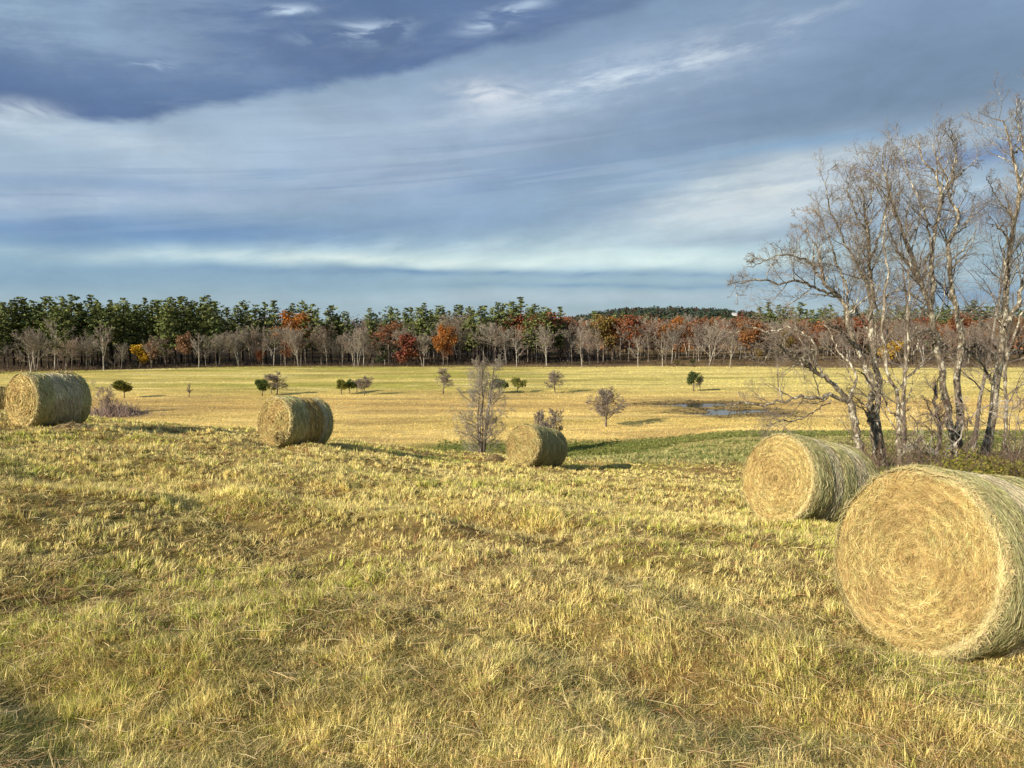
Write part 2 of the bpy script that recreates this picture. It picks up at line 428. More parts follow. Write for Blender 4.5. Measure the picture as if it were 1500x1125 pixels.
C = lambda *a: np.array(lin(a))
def lerp(a, b, t): return a * (1 - t[:, None]) + b * t[:, None]
def ground_color(x, y):
    n = len(x); g1 = fbm(x / 2.2, y / 2.2, 61, 4); g2 = fbm(x / 30.0, y / 7.0, 62, 4); g3 = fbm(x / 60.0, y / 12.0, 63, 3)
    straw = np.tile(C(176, 150, 92), (n, 1))
    straw = lerp(straw, np.tile(C(130, 118, 60), (n, 1)), sstep(g1, 0.5, 0.7) * 0.6)
    straw = lerp(straw, np.tile(C(112, 84, 52), (n, 1)), sstep(g1, 0.52, 0.3) * 0.55)
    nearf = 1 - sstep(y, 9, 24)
    straw = straw * (1 - 0.40 * nearf)[:, None]  # near ground darkened so gaps between the blades read as shade
    # the green slope below the mown hill on the right
    slope = lerp(np.tile(C(112, 118, 52), (n, 1)), np.tile(C(186, 168, 100), (n, 1)), sstep(fbm(x / 5, y / 9, 64, 4), 0.48, 0.62))
    c = lerp(straw, slope, sstep(y + 2.5 * (g1 - .5), 26.5, 28.5) * sstep(x, 0, 2))
    # strip of green
    gs = np.exp(-((y - (98 + 2.0 * (g3 - .5))) / 3.6) ** 2) * sstep(x, -18, -4)
    # valley floor
    val = lerp(np.tile(C(226, 196, 120), (n, 1)), np.tile(C(208, 180, 104), (n, 1)), sstep(g2, 0.4, 0.65))
    val = lerp(val, np.tile(C(204, 170, 102), (n, 1)), np.exp(-((y - 150 - 12 * (g3 - .5)) / 14.0) ** 2) * 0.75)
    far = lerp(np.tile(C(212, 190, 110), (n, 1)), np.tile(C(178, 168, 84), (n, 1)), sstep(fbm(x / 55.0 + 3, y / 10.0, 65, 4), 0.40, 0.60))
    far = lerp(far, np.tile(C(236, 216, 148), (n, 1)), sstep(fbm(x / 26.0, y / 5.0, 66, 3), 0.60, 0.72) * 0.8)
    far = lerp(far, np.tile(C(226, 204, 124), (n, 1)), sstep(x, -10, 30) * 0.75)
    val = val * (1 + 0.34 * (fbm(x / 9.0, y / 4.0, 81, 4) - .5))[:, None]
    far = far * (1 + 0.30 * (fbm(x / 12.0, y / 5.0, 82, 4) - .5))[:, None]
    val = lerp(val, np.tile(C(176, 146, 92), (n, 1)), sstep(fbm(x / 22.0, y / 4.5, 83, 4), 0.54, 0.64) * 0.6)
    far = lerp(far, np.tile(C(150, 138, 72), (n, 1)), sstep(fbm(x / 30.0, y / 5.5, 84, 4), 0.56, 0.66) * 0.6)
    c = lerp(c, val, sstep(y, 92, 104) * (1 - 0 * y))
    c = lerp(c, far, sstep(y + 26 * (g2 - .5) + 30 * (g3 - .5), 160, 200))
    c = lerp(c, np.tile(C(120, 124, 58), (n, 1)), np.clip(gs * 1.3, 0, 1))
    # damp, browned grass round the pool
    damp = sstep(pond_mask(x * 1.0, y) + 0.5 * (fbm(x / 9, y / 3, 67, 3) - .5), -1.3, -0.1)
    c = lerp(c, np.tile(C(124, 106, 68), (n, 1)), damp * 0.85)
    st2 = sstep(fbm(x / 14.0, y / 2.2, 68, 3), 0.56, 0.66) * np.exp(-((x - 34) / 20.0) ** 2 - ((y - 153) / 9.0) ** 2)
    c = lerp(c, np.tile(C(120, 100, 70), (n, 1)), np.clip(st2 * 0.9, 0, 1))
    mud = sstep(pond_mask(x, y), -0.05, 0.2)
    c = lerp(c, np.tile(C(70, 62, 48), (n, 1)), mud)
    # rough brown grass at the woods' edge, then litter darkened with the trees' shade
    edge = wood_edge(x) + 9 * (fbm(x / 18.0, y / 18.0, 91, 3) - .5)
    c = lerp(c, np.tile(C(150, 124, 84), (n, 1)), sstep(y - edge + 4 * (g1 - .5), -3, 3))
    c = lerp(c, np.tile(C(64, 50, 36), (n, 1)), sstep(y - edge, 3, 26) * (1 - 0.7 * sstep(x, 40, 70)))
    c = lerp(c, np.tile(C(62, 74, 44), (n, 1)), sstep(y, 700, 1200))
    return c
def wood_edge(x):
    """distance at which the far woods begin"""
    xs = [-600, -260, -150, -100, -40, 20, 60, 120, 250, 600]
    ys = [230, 250, 262, 288, 290, 286, 290, 282, 280, 280]
    return np.interp(x, xs, ys)
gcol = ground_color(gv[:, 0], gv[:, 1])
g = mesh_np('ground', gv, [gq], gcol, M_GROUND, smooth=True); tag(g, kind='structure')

# the pool: one level sheet of water that the banks cut to shape
M_WATER, nt, b = principled('pool_water', 0.06, 0.5)
b.inputs['Base Color'].default_value = (0.012, 0.014, 0.013, 1)
bump(nt, b, noise(nt, vscale(nt, objco(nt), (1.2, 2.0, 1)), 1.0, 4, 0.6), 0.35, 0.05)
th = np.linspace(0, 2 * pi, 49)[:-1]
wv = np.stack([40 + 18 * np.cos(th), 142 + 17 * np.sin(th), np.full(48, FLOOR - 0.22)], 1)
me = bpy.data.meshes.new('water'); me.from_pydata([tuple(v) for v in wv], [], [tuple(range(48))]); me.materials.append(M_WATER)
tag(add_obj('water', me), kind='structure')

# ------------------------------------------------------------------ branching
def rnd(*s): return rng.random(s)
def unit(v): return v / np.maximum(np.linalg.norm(v, axis=-1, keepdims=True), 1e-9)
def tubes(P, Rd, ns):
    """P (n,k,3), Rd (n,k) -> verts, quads"""
    n, k, _ = P.shape
    T = np.gradient(P, axis=1); T = unit(T)
    ref = np.where(np.abs(T[..., 2:3]) > 0.85, np.array([1.0, 0, 0]), np.array([0, 0, 1.0]))
    ref = np.broadcast_to(ref[:, :1], T.shape)          # one reference per tube keeps it untwisted
    U = unit(np.cross(T, ref)); W = np.cross(T, U)
    a = np.arange(ns) * 2 * pi / ns
    V = P[:, :, None] + Rd[:, :, None, None] * (U[:, :, None] * np.cos(a)[None, None, :, None] + W[:, :, None] * np.sin(a)[None, None, :, None])
    V = V.reshape(-1, 3)
    b = (np.arange(n)[:, None, None] * k + np.arange(k - 1)[None, :, None]) * ns
    i = np.arange(ns)[None, None, :]; j = (i + 1) % ns
    q = np.stack([b + i, b + j, b + ns + j, b + ns + i], -1).reshape(-1, 4)
    return V, q
class Bag:
    def __init__(s): s.V = []; s.Q = []; s.T = []; s.C = []; s.n = 0
    def add(s, V, Q, col, tri=False):
        (s.T if tri else s.Q).append(Q + s.n); s.V.append(V); s.n += len(V)
        col = np.asarray(col, float)
        s.C.append(np.broadcast_to(col, (len(V), 3)) if col.ndim == 1 else col)
    def tube(s, P, Rd, ns, col): V, q = tubes(P, Rd, ns); s.add(V, q, col)
    def mesh(s, name, mat, smooth=False):
        f = []
        if s.Q: f.append(np.concatenate(s.Q))
        if s.T: f.append(np.concatenate(s.T))
        V = np.concatenate(s.V); me = mesh_np(name, V, f, np.concatenate(s.C), mat, smooth, link=False)
        if name.endswith('_crown'): me['H'] = float(np.quantile(V[:, 2], 0.997))
        return me
def spawn(P, Rd, m, t0, t1, ang_, lf, rf, k, wander, up, rmin, lpow=0.6, lmax=None):
    """children of every branch: positions t0..t1 along it, leaving at angle ang_"""
    n, kp, _ = P.shape
    seg = np.linalg.norm(np.diff(P, axis=1), axis=2); Lp = seg.sum(1)
    t = t0 + (t1 - t0) * (np.arange(m)[None, :] + rnd(n, m)) / m
    x = np.clip(t * (kp - 1), 0, kp - 1.001); i = x.astype(int); f = (x - i)[..., None]
    r_ = np.arange(n)[:, None]
    base = P[r_, i] * (1 - f) + P[r_, i + 1] * f
    tan_ = unit(P[r_, i + 1] - P[r_, i])
    rad = Rd[r_, i] * (1 - f[..., 0]) + Rd[r_, i + 1] * f[..., 0]
    rn = rng.normal(size=(n, m, 3)); per = unit(rn - (rn * tan_).sum(-1, keepdims=True) * tan_)
    a = R(ang_) * (0.7 + 0.6 * rnd(n, m, 1))
    d = (np.cos(a) * tan_ + np.sin(a) * per).reshape(-1, 3)
    L = (lf * Lp[:, None] * (1.15 - t) ** lpow * (0.6 + 0.7 * rnd(n, m))).reshape(-1)
    if lmax: L = np.minimum(L, lmax)
    r0 = np.maximum((rad * rf * (0.8 + 0.3 * rnd(n, m))).reshape(-1), rmin)
    pts = [base.reshape(-1, 3)]
    for s_ in range(k - 1):
        d = unit(d + wander * rng.normal(size=d.shape) + np.array([0, 0, up]))
        pts.append(pts[-1] + d * (L / (k - 1))[:, None])
    PP = np.stack(pts, 1)
    tt = np.linspace(0, 1, k)[None, :]
    RR = np.maximum(r0[:, None] * (1 - 0.75 * tt), rmin * 0.75)
    return PP, RR
def quads(cen, size, up=0.0, asp=1.0):
    """small leaf faces, random attitude (up tends them level)"""
    n = len(cen); a = rng.normal(size=(n, 3)); nn = unit(rng.normal(size=(n, 3)) + np.array([0, 0, up]))
    u = unit(a - (a * nn).sum(1, keepdims=True) * nn); w = np.cross(nn, u)
    s_ = (np.asarray(size) * (0.6 + 0.8 * rnd(n)))[:, None]
    V = np.stack([cen - u * s_ * asp, cen - w * s_ * 0.55, cen + u * s_ * asp, cen + w * s_ * 0.55], 1).reshape(-1, 3)
    return V, np.arange(n * 4).reshape(n, 4)
def vary(col, n, a=0.25, rep=1):
    c = np.asarray(col)[None] * (1 + a * (2 * rnd(n, 1) - 1)) * (1 + 0.10 * (2 * rnd(n, 3) - 1))
    return np.repeat(c, rep, 0)

def trunk_path(H, k=10, lean=0.05, crook=0.02, r0=0.3, top=0.12, base=(0, 0, 0)):
    t = np.linspace(0, 1, k); d = rng.normal(size=2) * lean
    off = np.cumsum(rng.normal(size=(k, 2)) * crook * H / math.sqrt(k), 0)
    P = np.stack([base[0] + d[0] * t * H + off[:, 0] * t, base[1] + d[1] * t * H + off[:, 1] * t, base[2] + t * H], 1)
    Rr = r0 * ((1 - t) ** 0.8 * (1 - top) + top); Rr[0] *= 1.35
    return P[None], Rr[None]

# ---- kinds of far tree, each as (trunk mesh, crown mesh), drawn about 20 m tall
def far_bare(name, H=16.0, wide=1.0, fork=0.35, stems=1, col=(0.17, 0.135, 0.115), tw=0.042, dens=1.0, mat=None, mbark=None):
    tb = Bag(); cb = Bag()
    for s_ in range(stems):
        b0 = (rng.normal() * 0.5 * (stems > 1), rng.normal() * 0.5 * (stems > 1), -0.3)
        P, Rr = trunk_path(H * (0.86 + 0.1 * rnd(1)[0]), 10, 0.05 + 0.07 * (stems > 1), 0.03, 0.0135 * H / math.sqrt(stems))
        P = P + np.array(b0)
        tb.tube(P, Rr, 6, col)
        P1, R1 = spawn(P, Rr, int(9 * dens), fork, 0.97, 42, 0.46 * wide, 0.62, 7, 0.13, 0.10, 0.05, 0.5)
        tb.tube(P1, R1, 4, col)
        P2, R2 = spawn(P1, R1, 8, 0.2, 1.0, 42, 0.42, 0.6, 4, 0.16, 0.07, tw, 0.5)
        cb.tube(P2, R2, 3, vary(col, len(P2), 0.2, 12))
        P3, R3 = spawn(P2, R2, 8, 0.15, 1.0, 40, 0.55, 0.6, 3, 0.15, 0.05, tw * 0.8, 0.4)
        cb.tube(P3, R3, 3, vary(np.array(col) * 1.1, len(P3), 0.25, 9))
    return tb.mesh(name + '_trunk', mbark or M_BARK_FAR, True), cb.mesh(name + '_crown', mat or M_TWIG)
def far_leafy(name, H=18.0, W=10.0, c0=0.28, col=(0.45, 0.15, 0.03), n=2600, sz=0.42, mbark=None, mat=None, lob=9, bare=0.0):
    tb = Bag(); cb = Bag()
    P, Rr = trunk_path(H * 0.86, 10, 0.03, 0.02, 0.015 * H)
    tb.tube(P - np.array([0, 0, 0.3]), Rr, 6, (0.12, 0.1, 0.08))
    P1, R1 = spawn(P, Rr, 10, c0, 0.95, 45, 0.42 * W / H * 1.6, 0.6, 6, 0.12, 0.12, 0.05, 0.5)
    tb.tube(P1, R1, 4, (0.12, 0.1, 0.08))
    P2, R2 = spawn(P1, R1, 7, 0.25, 1.0, 45, 0.45, 0.6, 4, 0.15, 0.06, 0.035, 0.5)
    cb.tube(P2, R2, 3, (0.12, 0.09, 0.07))
    tips = np.concatenate([P2[:, -1], P2[:, 2], P1[:, -1], P[:, -1]])
    zc = tips[:, 2]; tips = tips[zc > H * c0 * 0.75]
    # clumps of leaves round the branch ends, some thick and some thin
    wgt = rnd(len(tips)) ** 1.5 + 0.05; idx = rng.choice(len(tips), n, p=wgt / wgt.sum())
    tone = 1 + 0.42 * (2 * rnd(len(tips)) - 1)
    hue = 0.65 * rnd(len(tips), 1) ** 2
    cen = tips[idx] + rng.normal(size=(n, 3)) * np.array([1, 1, 0.75]) * W * 0.075
    V, q = quads(cen, sz, 0.5)
    cc = (np.asarray(col)[None] * (1 - hue[idx]) + np.asarray([[0.22, 0.13, 0.06]]) * hue[idx]) * tone[idx][:, None] * (1 + 0.2 * (2 * rnd(n, 1) - 1)) * (1 + 0.12 * (2 * rnd(n, 3) - 1))
    cb.add(V, q, np.repeat(cc, 4, 0))
    return tb.mesh(name + '_trunk', mbark or M_BARK_FAR, True), cb.mesh(name + '_crown', mat or M_LEAF)
def far_pine(name, H=25.0, low=0.38, wid=3.6, n_per=15, sz=0.52, dead=0.5):
    tb = Bag(); cb = Bag()
    P, Rr = trunk_path(H, 12, 0.015, 0.006, 0.30, 0.08)
    tb.tube(P - np.array([0, 0, 0.3]), Rr, 6, (0.1, 0.08, 0.07))
    hs = []; h = low * H
    while h < H * 0.985: hs.append(h); h += 0.55 + 0.75 * rnd(1)[0] * (1 - 0.4 * h / H)
    green = np.array([0.165, 0.19, 0.065])
    side = rng.normal(size=2)
    for h in hs:
        t = (h - low * H) / (H * (1 - low))
        prof = min(1.0, 0.45 + 1.3 * t) * (1 - t) ** 0.8 + 0.10
        nb = rng.integers(3, 7)
        az = rnd(nb) * 2 * pi
        L = wid * prof * (0.45 + 0.75 * rnd(nb)) * (1 + 0.25 * (np.cos(az) * side[0] + np.sin(az) * side[1]))
        L = np.maximum(L, 0.5); keep = rnd(nb) > 0.12; az = az[keep]; L = L[keep]
        if not len(L): continue
        k = 4; tt = np.linspace(0, 1, k)
        px_ = np.interp(h, P[0, :, 2], P[0, :, 0]); py_ = np.interp(h, P[0, :, 2], P[0, :, 1])
        lift = 0.15 + 0.35 * t
        Pb = np.stack([px_ + np.cos(az)[:, None] * L[:, None] * tt, py_ + np.sin(az)[:, None] * L[:, None] * tt,
                       h + L[:, None] * (lift * tt ** 1.6)[None] + 0 * L[:, None]], -1)
        tb.tube(Pb, np.maximum(0.07 * (1 - tt), 0.02)[None] + 0 * L[:, None], 3, (0.1, 0.08, 0.07))
        m = np.maximum((n_per * L / wid * 1.5).astype(int), 4)
        ib = np.repeat(np.arange(len(L)), m); s_ = 0.25 + 0.8 * rnd(len(ib)) ** 0.8
        d = np.stack([np.cos(az), np.sin(az)], 1)[ib]
        cen = np.stack([px_ + d[:, 0] * L[ib] * s_, py_ + d[:, 1] * L[ib] * s_, h + L[ib] * lift * s_ ** 1.6], 1)
        cen += rng.normal(size=cen.shape) * np.array([0.38, 0.38, 0.16]) * (0.5 + 0.14 * L[ib][:, None])
        V, q = quads(cen, sz, 1.2)
        tone = (0.75 + 0.55 * rnd(len(L)))[ib]
        cb.add(V, q, np.repeat(green[None] * tone[:, None] * (1 + 0.2 * (2 * rnd(len(ib), 1) - 1)) * (1 + 0.1 * (2 * rnd(len(ib), 3) - 1)), 4, 0))
    nd = int(10 * dead)
    if nd:
        Pd, Rd_ = spawn(P, Rr, nd, 0.12, low, 80, 0.10, 0.25, 3, 0.1, -0.02, 0.03, 0.2)
        tb.tube(Pd, Rd_, 3, (0.1, 0.08, 0.07))
    return tb.mesh(name + '_trunk', M_BARK_DARK, True), cb.mesh(name + '_crown', M_NEEDLE)

M_TWIG, nt, b = principled('twigs', 0.9, 0.1); nt.links.new(colattr(nt), b.inputs['Base Color'])

def plant(kind, meshes, x, y, H, H0, label, cat, group=None, wscale=1.0, z=None, parts=('trunk', 'crown')):
    if z is None: z = tz(x, y) - 0.1
    o = empty(kind, (x, y, z), rnd(1)[0] * 2 * pi)
    H0 = meshes[1].get('H', H0)
    s_ = H / H0; o.scale = (s_ * wscale, s_ * wscale, s_)
    for nm, me in zip(parts, meshes): add_obj(nm, me, o)
    return tag(o, label, cat, group)
def place_px(px, y, top=None, H=None):
    u, w = ray(px, 500); x = u * y; z = tz(x, y)
    if top is not None: H = ray(px, top)[1] * y - z
    return x, y, H

# ------------------------------------------------------------------ the far woods
BARE_COLS = [(0.25, 0.21, 0.165), (0.22, 0.19, 0.155), (0.29, 0.25, 0.20), (0.25, 0.19, 0.145), (0.19, 0.165, 0.135)]
bares = [far_bare('bare', 16, 1.0 + 0.25 * (i % 3), 0.28 + 0.06 * (i % 4), 1 + (i % 3 == 2) * 2, BARE_COLS[i % 5], 0.036 + 0.006 * (i % 2), 1.0, None, M_BARK_PALE if i % 4 == 1 else M_BARK_FAR) for i in range(9)]
pines = [far_pine('pine', 25, l, w_, 17) for l, w_ in ((0.26, 4.6), (0.38, 4.0), (0.20, 5.2), (0.30, 4.8), (0.42, 4.2), (0.28, 3.6))]
ORANGE, RUST, DRED, YEL, TAN, OLIVE = (0.43, 0.165, 0.035), (0.27, 0.095, 0.045), (0.20, 0.05, 0.038), (0.62, 0.40, 0.03), (0.36, 0.21, 0.13), (0.25, 0.18, 0.05)
leafy_m = {}
for nm, cc, H_, W_, c0, n_ in (('orange', ORANGE, 18, 11, 0.3, 2600), ('rust', RUST, 18, 12, 0.35, 2400), ('dred', DRED, 12, 8, 0.12, 2400),
                              ('yellow', YEL, 9, 7, 0.15, 1900), ('tan', TAN, 13, 7, 0.25, 1500), ('olive', OLIVE, 16, 9, 0.3, 1800), ('thin', (0.27, 0.12, 0.065), 17, 11, 0.3, 1300), ('rust2', (0.33, 0.15, 0.055), 16, 12, 0.3, 1900)):
    leafy_m[nm] = (far_leafy(nm, H_, W_ * 1.25, c0, cc, int(n_ * 1.3)), H_)

def edge_y(px):
    u, _ = ray(px, 530); y = 280.0
    for _ in range(6): y = float(wood_edge(u * y))
    return y
# pines: the ragged skyline
pine_list = [(px_, 441 + rng.normal() * 5) for px_ in np.arange(-22, 322, 8.2)]
pine_list += [(335, 450), (346, 447), (356, 441), (371, 446), (388, 442), (402, 440), (418, 452), (430, 444), (443, 441), (456, 446),
              (483, 447), (497, 464), (510, 456), (541, 451), (571, 449), (583, 452)]
pine_list += [(px_, 448 + rng.normal() * 4) for px_ in np.arange(594, 724, 9.0)] + [(px_, 445 + rng.normal() * 4) for px_ in np.arange(728, 806, 8.5)]
pine_list += [(820, 449), (868, 455), (900, 459), (912, 456), (948, 458)]
pine_list += [(px_, 450 + rng.normal() * 4) for px_ in np.arange(1112, 1540, 9.5)]
for i, (px_, top) in enumerate(pine_list):
    d = edge_y(px_) + (rng.uniform(9, 34) if px_ < 560 else rng.uniform(26, 60)) + (90 if px_ > 840 else 0)
    x, y, H = place_px(px_ + rng.uniform(-2, 2), d, top=top)
    plant('pine_tree', pines[i % 6], x, y, H, 25.0, 'tall dark green pine with bare lower trunk in the far woods', 'pine tree', 'pines rising above the far woods', rng.uniform(1.05, 1.45))
# a second rank fills the gaps between the trunks on the left
for i, px_ in enumerate(np.arange(-30, 330, 12.0)):
    x, y, H = place_px(px_ + rng.uniform(-4, 4), edge_y(px_) + rng.uniform(36, 60), top=447 + rng.normal() * 5)
    plant('pine_tree', pines[(i * 5 + 1) % 6], x, y, H, 25.0, 'tall dark green pine with bare lower trunk in the far woods', 'pine tree', 'pines rising above the far woods', rng.uniform(1.0, 1.3))

BL = 'leafless grey hardwood at the edge of the far woods'
nb = 0
for px_ in list(np.arange(-18, 330, 14.0)) + list(np.arange(330, 840, 8.0)) + list(np.arange(842, 1120, 11.0)) + list(np.arange(1125, 1530, 13.0)):
    right = px_ > 655
    d = edge_y(px_) + (rng.uniform(-4, 14) if not right else rng.uniform(14, 60))
    top = (489 + rng.normal() * 8 if px_ < 330 else 482 if px_ < 560 else 474 if px_ < 840 else 476) + rng.normal() * 9 + (rng.random() < 0.12) * 22
    if px_ > 1120: top = 472 + rng.normal() * 7
    if px_ < 840 and rng.random() < 0.16: continue
    x, y, H = place_px(px_ + rng.uniform(-5, 5), d, top=top)
    plant('bare_tree', bares[nb % 9], x, y, H, 16.0, BL, 'bare tree', 'leafless trees along the edge of the far woods', rng.uniform(0.8, 1.35)); nb += 1
for px_ in np.arange(335, 1120, 16.0):     # a rank behind them, seen through the twigs
    d = edge_y(px_) + rng.uniform(60, 95)
    x, y, H = place_px(px_ + rng.uniform(-4, 4), d, top=468 + rng.normal() * 4)
    plant('bare_tree', bares[(nb * 2) % 9], x, y, H, 16.0, BL, 'bare tree', 'leafless trees along the edge of the far woods', rng.uniform(1.0, 1.3)); nb += 1

# trees one can tell from the rest
special = [
    # px, top, base offset, wide, mesh, name, label
    (203, 505, 2, 1.0, 'yellow', 'maple_tree', 'small bright yellow tree at the foot of the far woods', 'tree'),
    (221, 499, 0, 0.9, 'tan', 'small_tree', 'bushy tan brown tree just right of the yellow one', 'tree'),
    (271, 487, 1, 0.9, 'tan', 'oak_tree', 'slim pinkish tan leafed tree before dark pines', 'tree'),
    (426, 456, 14, 1.15, 'orange', 'oak_tree', 'large orange crown rising behind grey trees under the pines', 'oak tree'),
    (447, 458, 16, 1.0, 'orange', 'oak_tree', 'golden orange crown close right of the largest orange one', 'oak tree'),
    (431, 494, 4, 1.3, 'rust', 'oak_tree', 'low rust brown oak below the large orange crown', 'oak tree'),
    (381, 513, 3, 1.0, 'rust', 'young_oak', 'very small rust leafed tree among grey trunks', 'small tree'),
    (569, 470, 12, 1.15, 'thin', 'oak_tree', 'tall thin leafed russet tree left of the dark red one', 'oak tree'),
    (597, 489, 0, 1.2, 'dred', 'oak_tree', 'dark red low crowned tree at the wood edge', 'oak tree'),
    (649, 475, 0, 0.85, 'orange', 'oak_tree', 'round bright orange tree standing at the middle of the wood edge', 'oak tree'),
    (655, 500, 1, 0.9, 'rust', 'young_oak', 'small rust red tree at the foot of the round orange one', 'small tree'),
    (746, 463, 40, 1.1, 'thin', 'oak_tree', 'russet crown left of the wide bright rust crowns', 'oak tree'),
    (773, 460, 38, 1.2, 'rust', 'oak_tree', 'wide rust red crown under the middle pines, left of a pair', 'oak tree'),
    (797, 457, 36, 1.3, 'rust', 'oak_tree', 'wide rust red crown under the middle pines, right of a pair', 'oak tree'),
    (832, 463, 50, 1.0, 'rust', 'oak_tree', 'rust crown just right of the last middle pine', 'oak tree'),
    (884, 461, 40, 1.0, 'olive', 'oak_tree', 'olive gold crown left of a deep orange one', 'oak tree'),
    (897, 464, 44, 0.9, 'orange', 'oak_tree', 'orange crown between an olive gold and a russet red one', 'oak tree'),
    (921, 461, 40, 1.1, 'rust', 'oak_tree', 'tall russet red oak right of the olive gold crown', 'oak tree'),
    (992, 463, 60, 1.0, 'orange', 'oak_tree', 'deep orange crown below the wooded hill', 'oak tree'),
    (958, 470, 100, 1.1, 'thin', 'oak_tree', 'faded russet crown left of the deep orange one below the hill', 'oak tree'),
    (1030, 470, 110, 1.3, 'thin', 'oak_tree', 'faded russet crown right of the deep orange one below the hill', 'oak tree'),
    (1150, 484, 45, 0.8, 'olive', 'small_tree', 'small amber tree seen through the low limbs on the right', 'tree'),
    (1112, 510, 30, 1.2, 'olive', 'small_tree', 'low olive bushy tree near the right wood edge', 'small tree'),
    (1255, 462, 60, 1.0, 'rust', 'oak_tree', 'rust crown seen behind the lichened trees, leftmost of three', 'oak tree'),
    (1343, 463, 60, 1.0, 'rust', 'oak_tree', 'rust crown seen between the lichened trees, second of three', 'oak tree'),
    (1413, 458, 60, 1.2, 'rust', 'oak_tree', 'rust crown behind the forked lichened trunk, rightmost of three', 'oak tree'),
    (1305, 500, 20, 1.5, 'yellow', 'small_tree', 'wide golden tree seen between thin trunks on the right', 'tree'),
]
for px_, top, off, wd, mk, nm, lab, cat in special:
    x, y, H = place_px(px_, edge_y(px_) + off, top=top)
    me, H0 = leafy_m[mk]
    o = plant(nm, me, x, y, H, H0, lab, cat, None, wd)
for i, px_ in enumerate(list(np.arange(862, 1110, 19.0)) + list(np.arange(1130, 1500, 26.0)) + [342, 470, 690, 712]):
    x, y, H = place_px(px_ + rng.uniform(-5, 5), edge_y(px_) + rng.uniform(45, 100), top=(469 if px_ > 800 else 474) + rng.normal() * 4)
    me, H0 = leafy_m['thin' if i % 3 else 'rust2']
    plant('oak_tree', me, x, y, H, H0, 'faded russet brown crown half hidden among the grey trees', 'oak tree', 'faded russet crowns among the bare trees', rng.uniform(1.0, 1.4))
# trees of pale bark that stand clear at the edge
pale = [(78, 466, 3, 'tall pale trunked bare tree near the left end of the woods'), (45, 478, -4, 'pale forked bare tree at the left end of the field'),
        (150, 472, -3, 'broad crowned pinkish brown bare tree at the left wood edge'), (290, 486, -2, 'white trunked bare tree leaning right of the tan leafed one'),
        (518, 486, -3, 'bright white trunked bare tree left of the dark red tree'), (532, 478, -2, 'pale bare tree second to the left of the russet tree'),
        (757, 476, -2, 'stout pale trunked bare tree at the front of the middle woods'), (800, 474, 0, 'pale bare tree with a clean straight trunk below rust crowns'),
        (853, 478, -3, 'spreading pale bare tree leaning left at the wood edge'), (971, 485, -4, 'thick trunked bare tree alone before the right woods'),
        (1040, 472, 2, 'wide pale bare tree with steep forked limbs under the hill'), (1070, 490, -4, 'lower pale bare tree right of the wide forked one'),
        (935, 487, -1, 'low bare tree with drooping limbs below the russet oak')]
for i, (px_, top, off, lab) in enumerate(pale):
    x, y, H = place_px(px_, edge_y(px_) + off, top=top)
    plant('bare_tree', far_bare('pale', 16, 1.35, 0.25, 1 + (i % 3 == 1), (0.24, 0.20, 0.165), 0.045, 1.1, None, M_BARK_PALE), x, y, H, 16.0, lab, 'bare tree')
# dark juniper and low evergreens at the wood edge
x, y, H = place_px(556, edge_y(556), top=494)
plant('juniper', far_leafy('juniper', 12, 6, 0.06, (0.045, 0.075, 0.035), 2200, 0.3), x, y, H, 12, 'dark green juniper left of the dark red tree', 'juniper', None, 0.9)
for px_, top, wd, lab, col in ((1016, 525, 1.0, 'round dark green bush at the far edge of the field', (0.05, 0.09, 0.025)), (993, 526, 1.7, 'low yellow green bush left of the round dark one', (0.16, 0.15, 0.04))):
    x, y, H = place_px(px_, edge_y(px_) + 6, top=top)
    plant('bush', far_leafy('bush', 4, 4, 0.0, col, 700, 0.2), x, y, H, 4, lab, 'bush', None, wd)

# the mass of the woods behind, and the wooded hill: nobody could count these
def soft_crowns(bag, xs, ys, hs, ws, cols, nq, sz, lowf=0.35):
    n = len(xs); zb = terrain(xs, ys)
    i = np.repeat(np.arange(n), nq); m = len(i)
    d = unit(rng.normal(size=(m, 3))) * (rnd(m, 1) ** 0.4)
    cz = zb + hs * (0.5 + lowf / 2); ez = hs * (0.5 - lowf / 2)
    cen = np.stack([xs[i] + d[:, 0] * ws[i], ys[i] + d[:, 1] * ws[i], cz[i] + d[:, 2] * ez[i]], 1)
    V, q = quads(cen, sz[i] if hasattr(sz, '__len__') else sz, 0.6)
    tone = 0.7 + 0.6 * vnoise(cen[:, 0] / 3 + cen[:, 2], cen[:, 1] / 3 + cen[:, 2] / 2, 9)
    bag.add(V, q, np.repeat(cols[i] * tone[:, None] * (1 + 0.15 * (2 * rnd(m, 1) - 1)), 4, 0))
bg_ = Bag()
PAL = np.array([(0.16, 0.12, 0.10), (0.19, 0.13, 0.10), (0.24, 0.11, 0.06), (0.40, 0.16, 0.05), (0.05, 0.075, 0.03), (0.14, 0.11, 0.09)])
n = 330
px_ = rng.uniform(-60, 840, n); u_ = (px_ - 750) / F; ys = 345 + rng.uniform(0, 110, n); xs = u_ * ys
kind = np.where(px_ < 330, rng.choice([4, 4, 4, 0], n), rng.choice([4, 4, 0, 1, 5], n))
hs = np.where(kind == 4, rng.uniform(18, 23, n), rng.uniform(14, 19, n))
soft_crowns(bg_, xs, ys, hs, np.where(kind == 4, 3.4, 4.6), PAL[kind], 190, 0.75, 0.15)
n = 560
px_ = rng.uniform(820, 1580, n); ys = 375 + rng.uniform(0, 1, n) ** 1.5 * 750; xs = (px_ - 750) / F * ys
kind = rng.choice([0, 0, 1, 2, 3, 3, 5, 4], n); kind = np.where((px_ > 1100) & (rnd(n) < 0.35), 4, kind)
hs = rng.uniform(13, 19, n) * np.where(ys < 450, 0.9, 1.0)
soft_crowns(bg_, xs, ys, hs * 1.08, np.full(n, 5.5), PAL[kind] * 1.25, 150, 0.9, 0.12)
fm = bg_.mesh('distant_forest', M_LEAF)
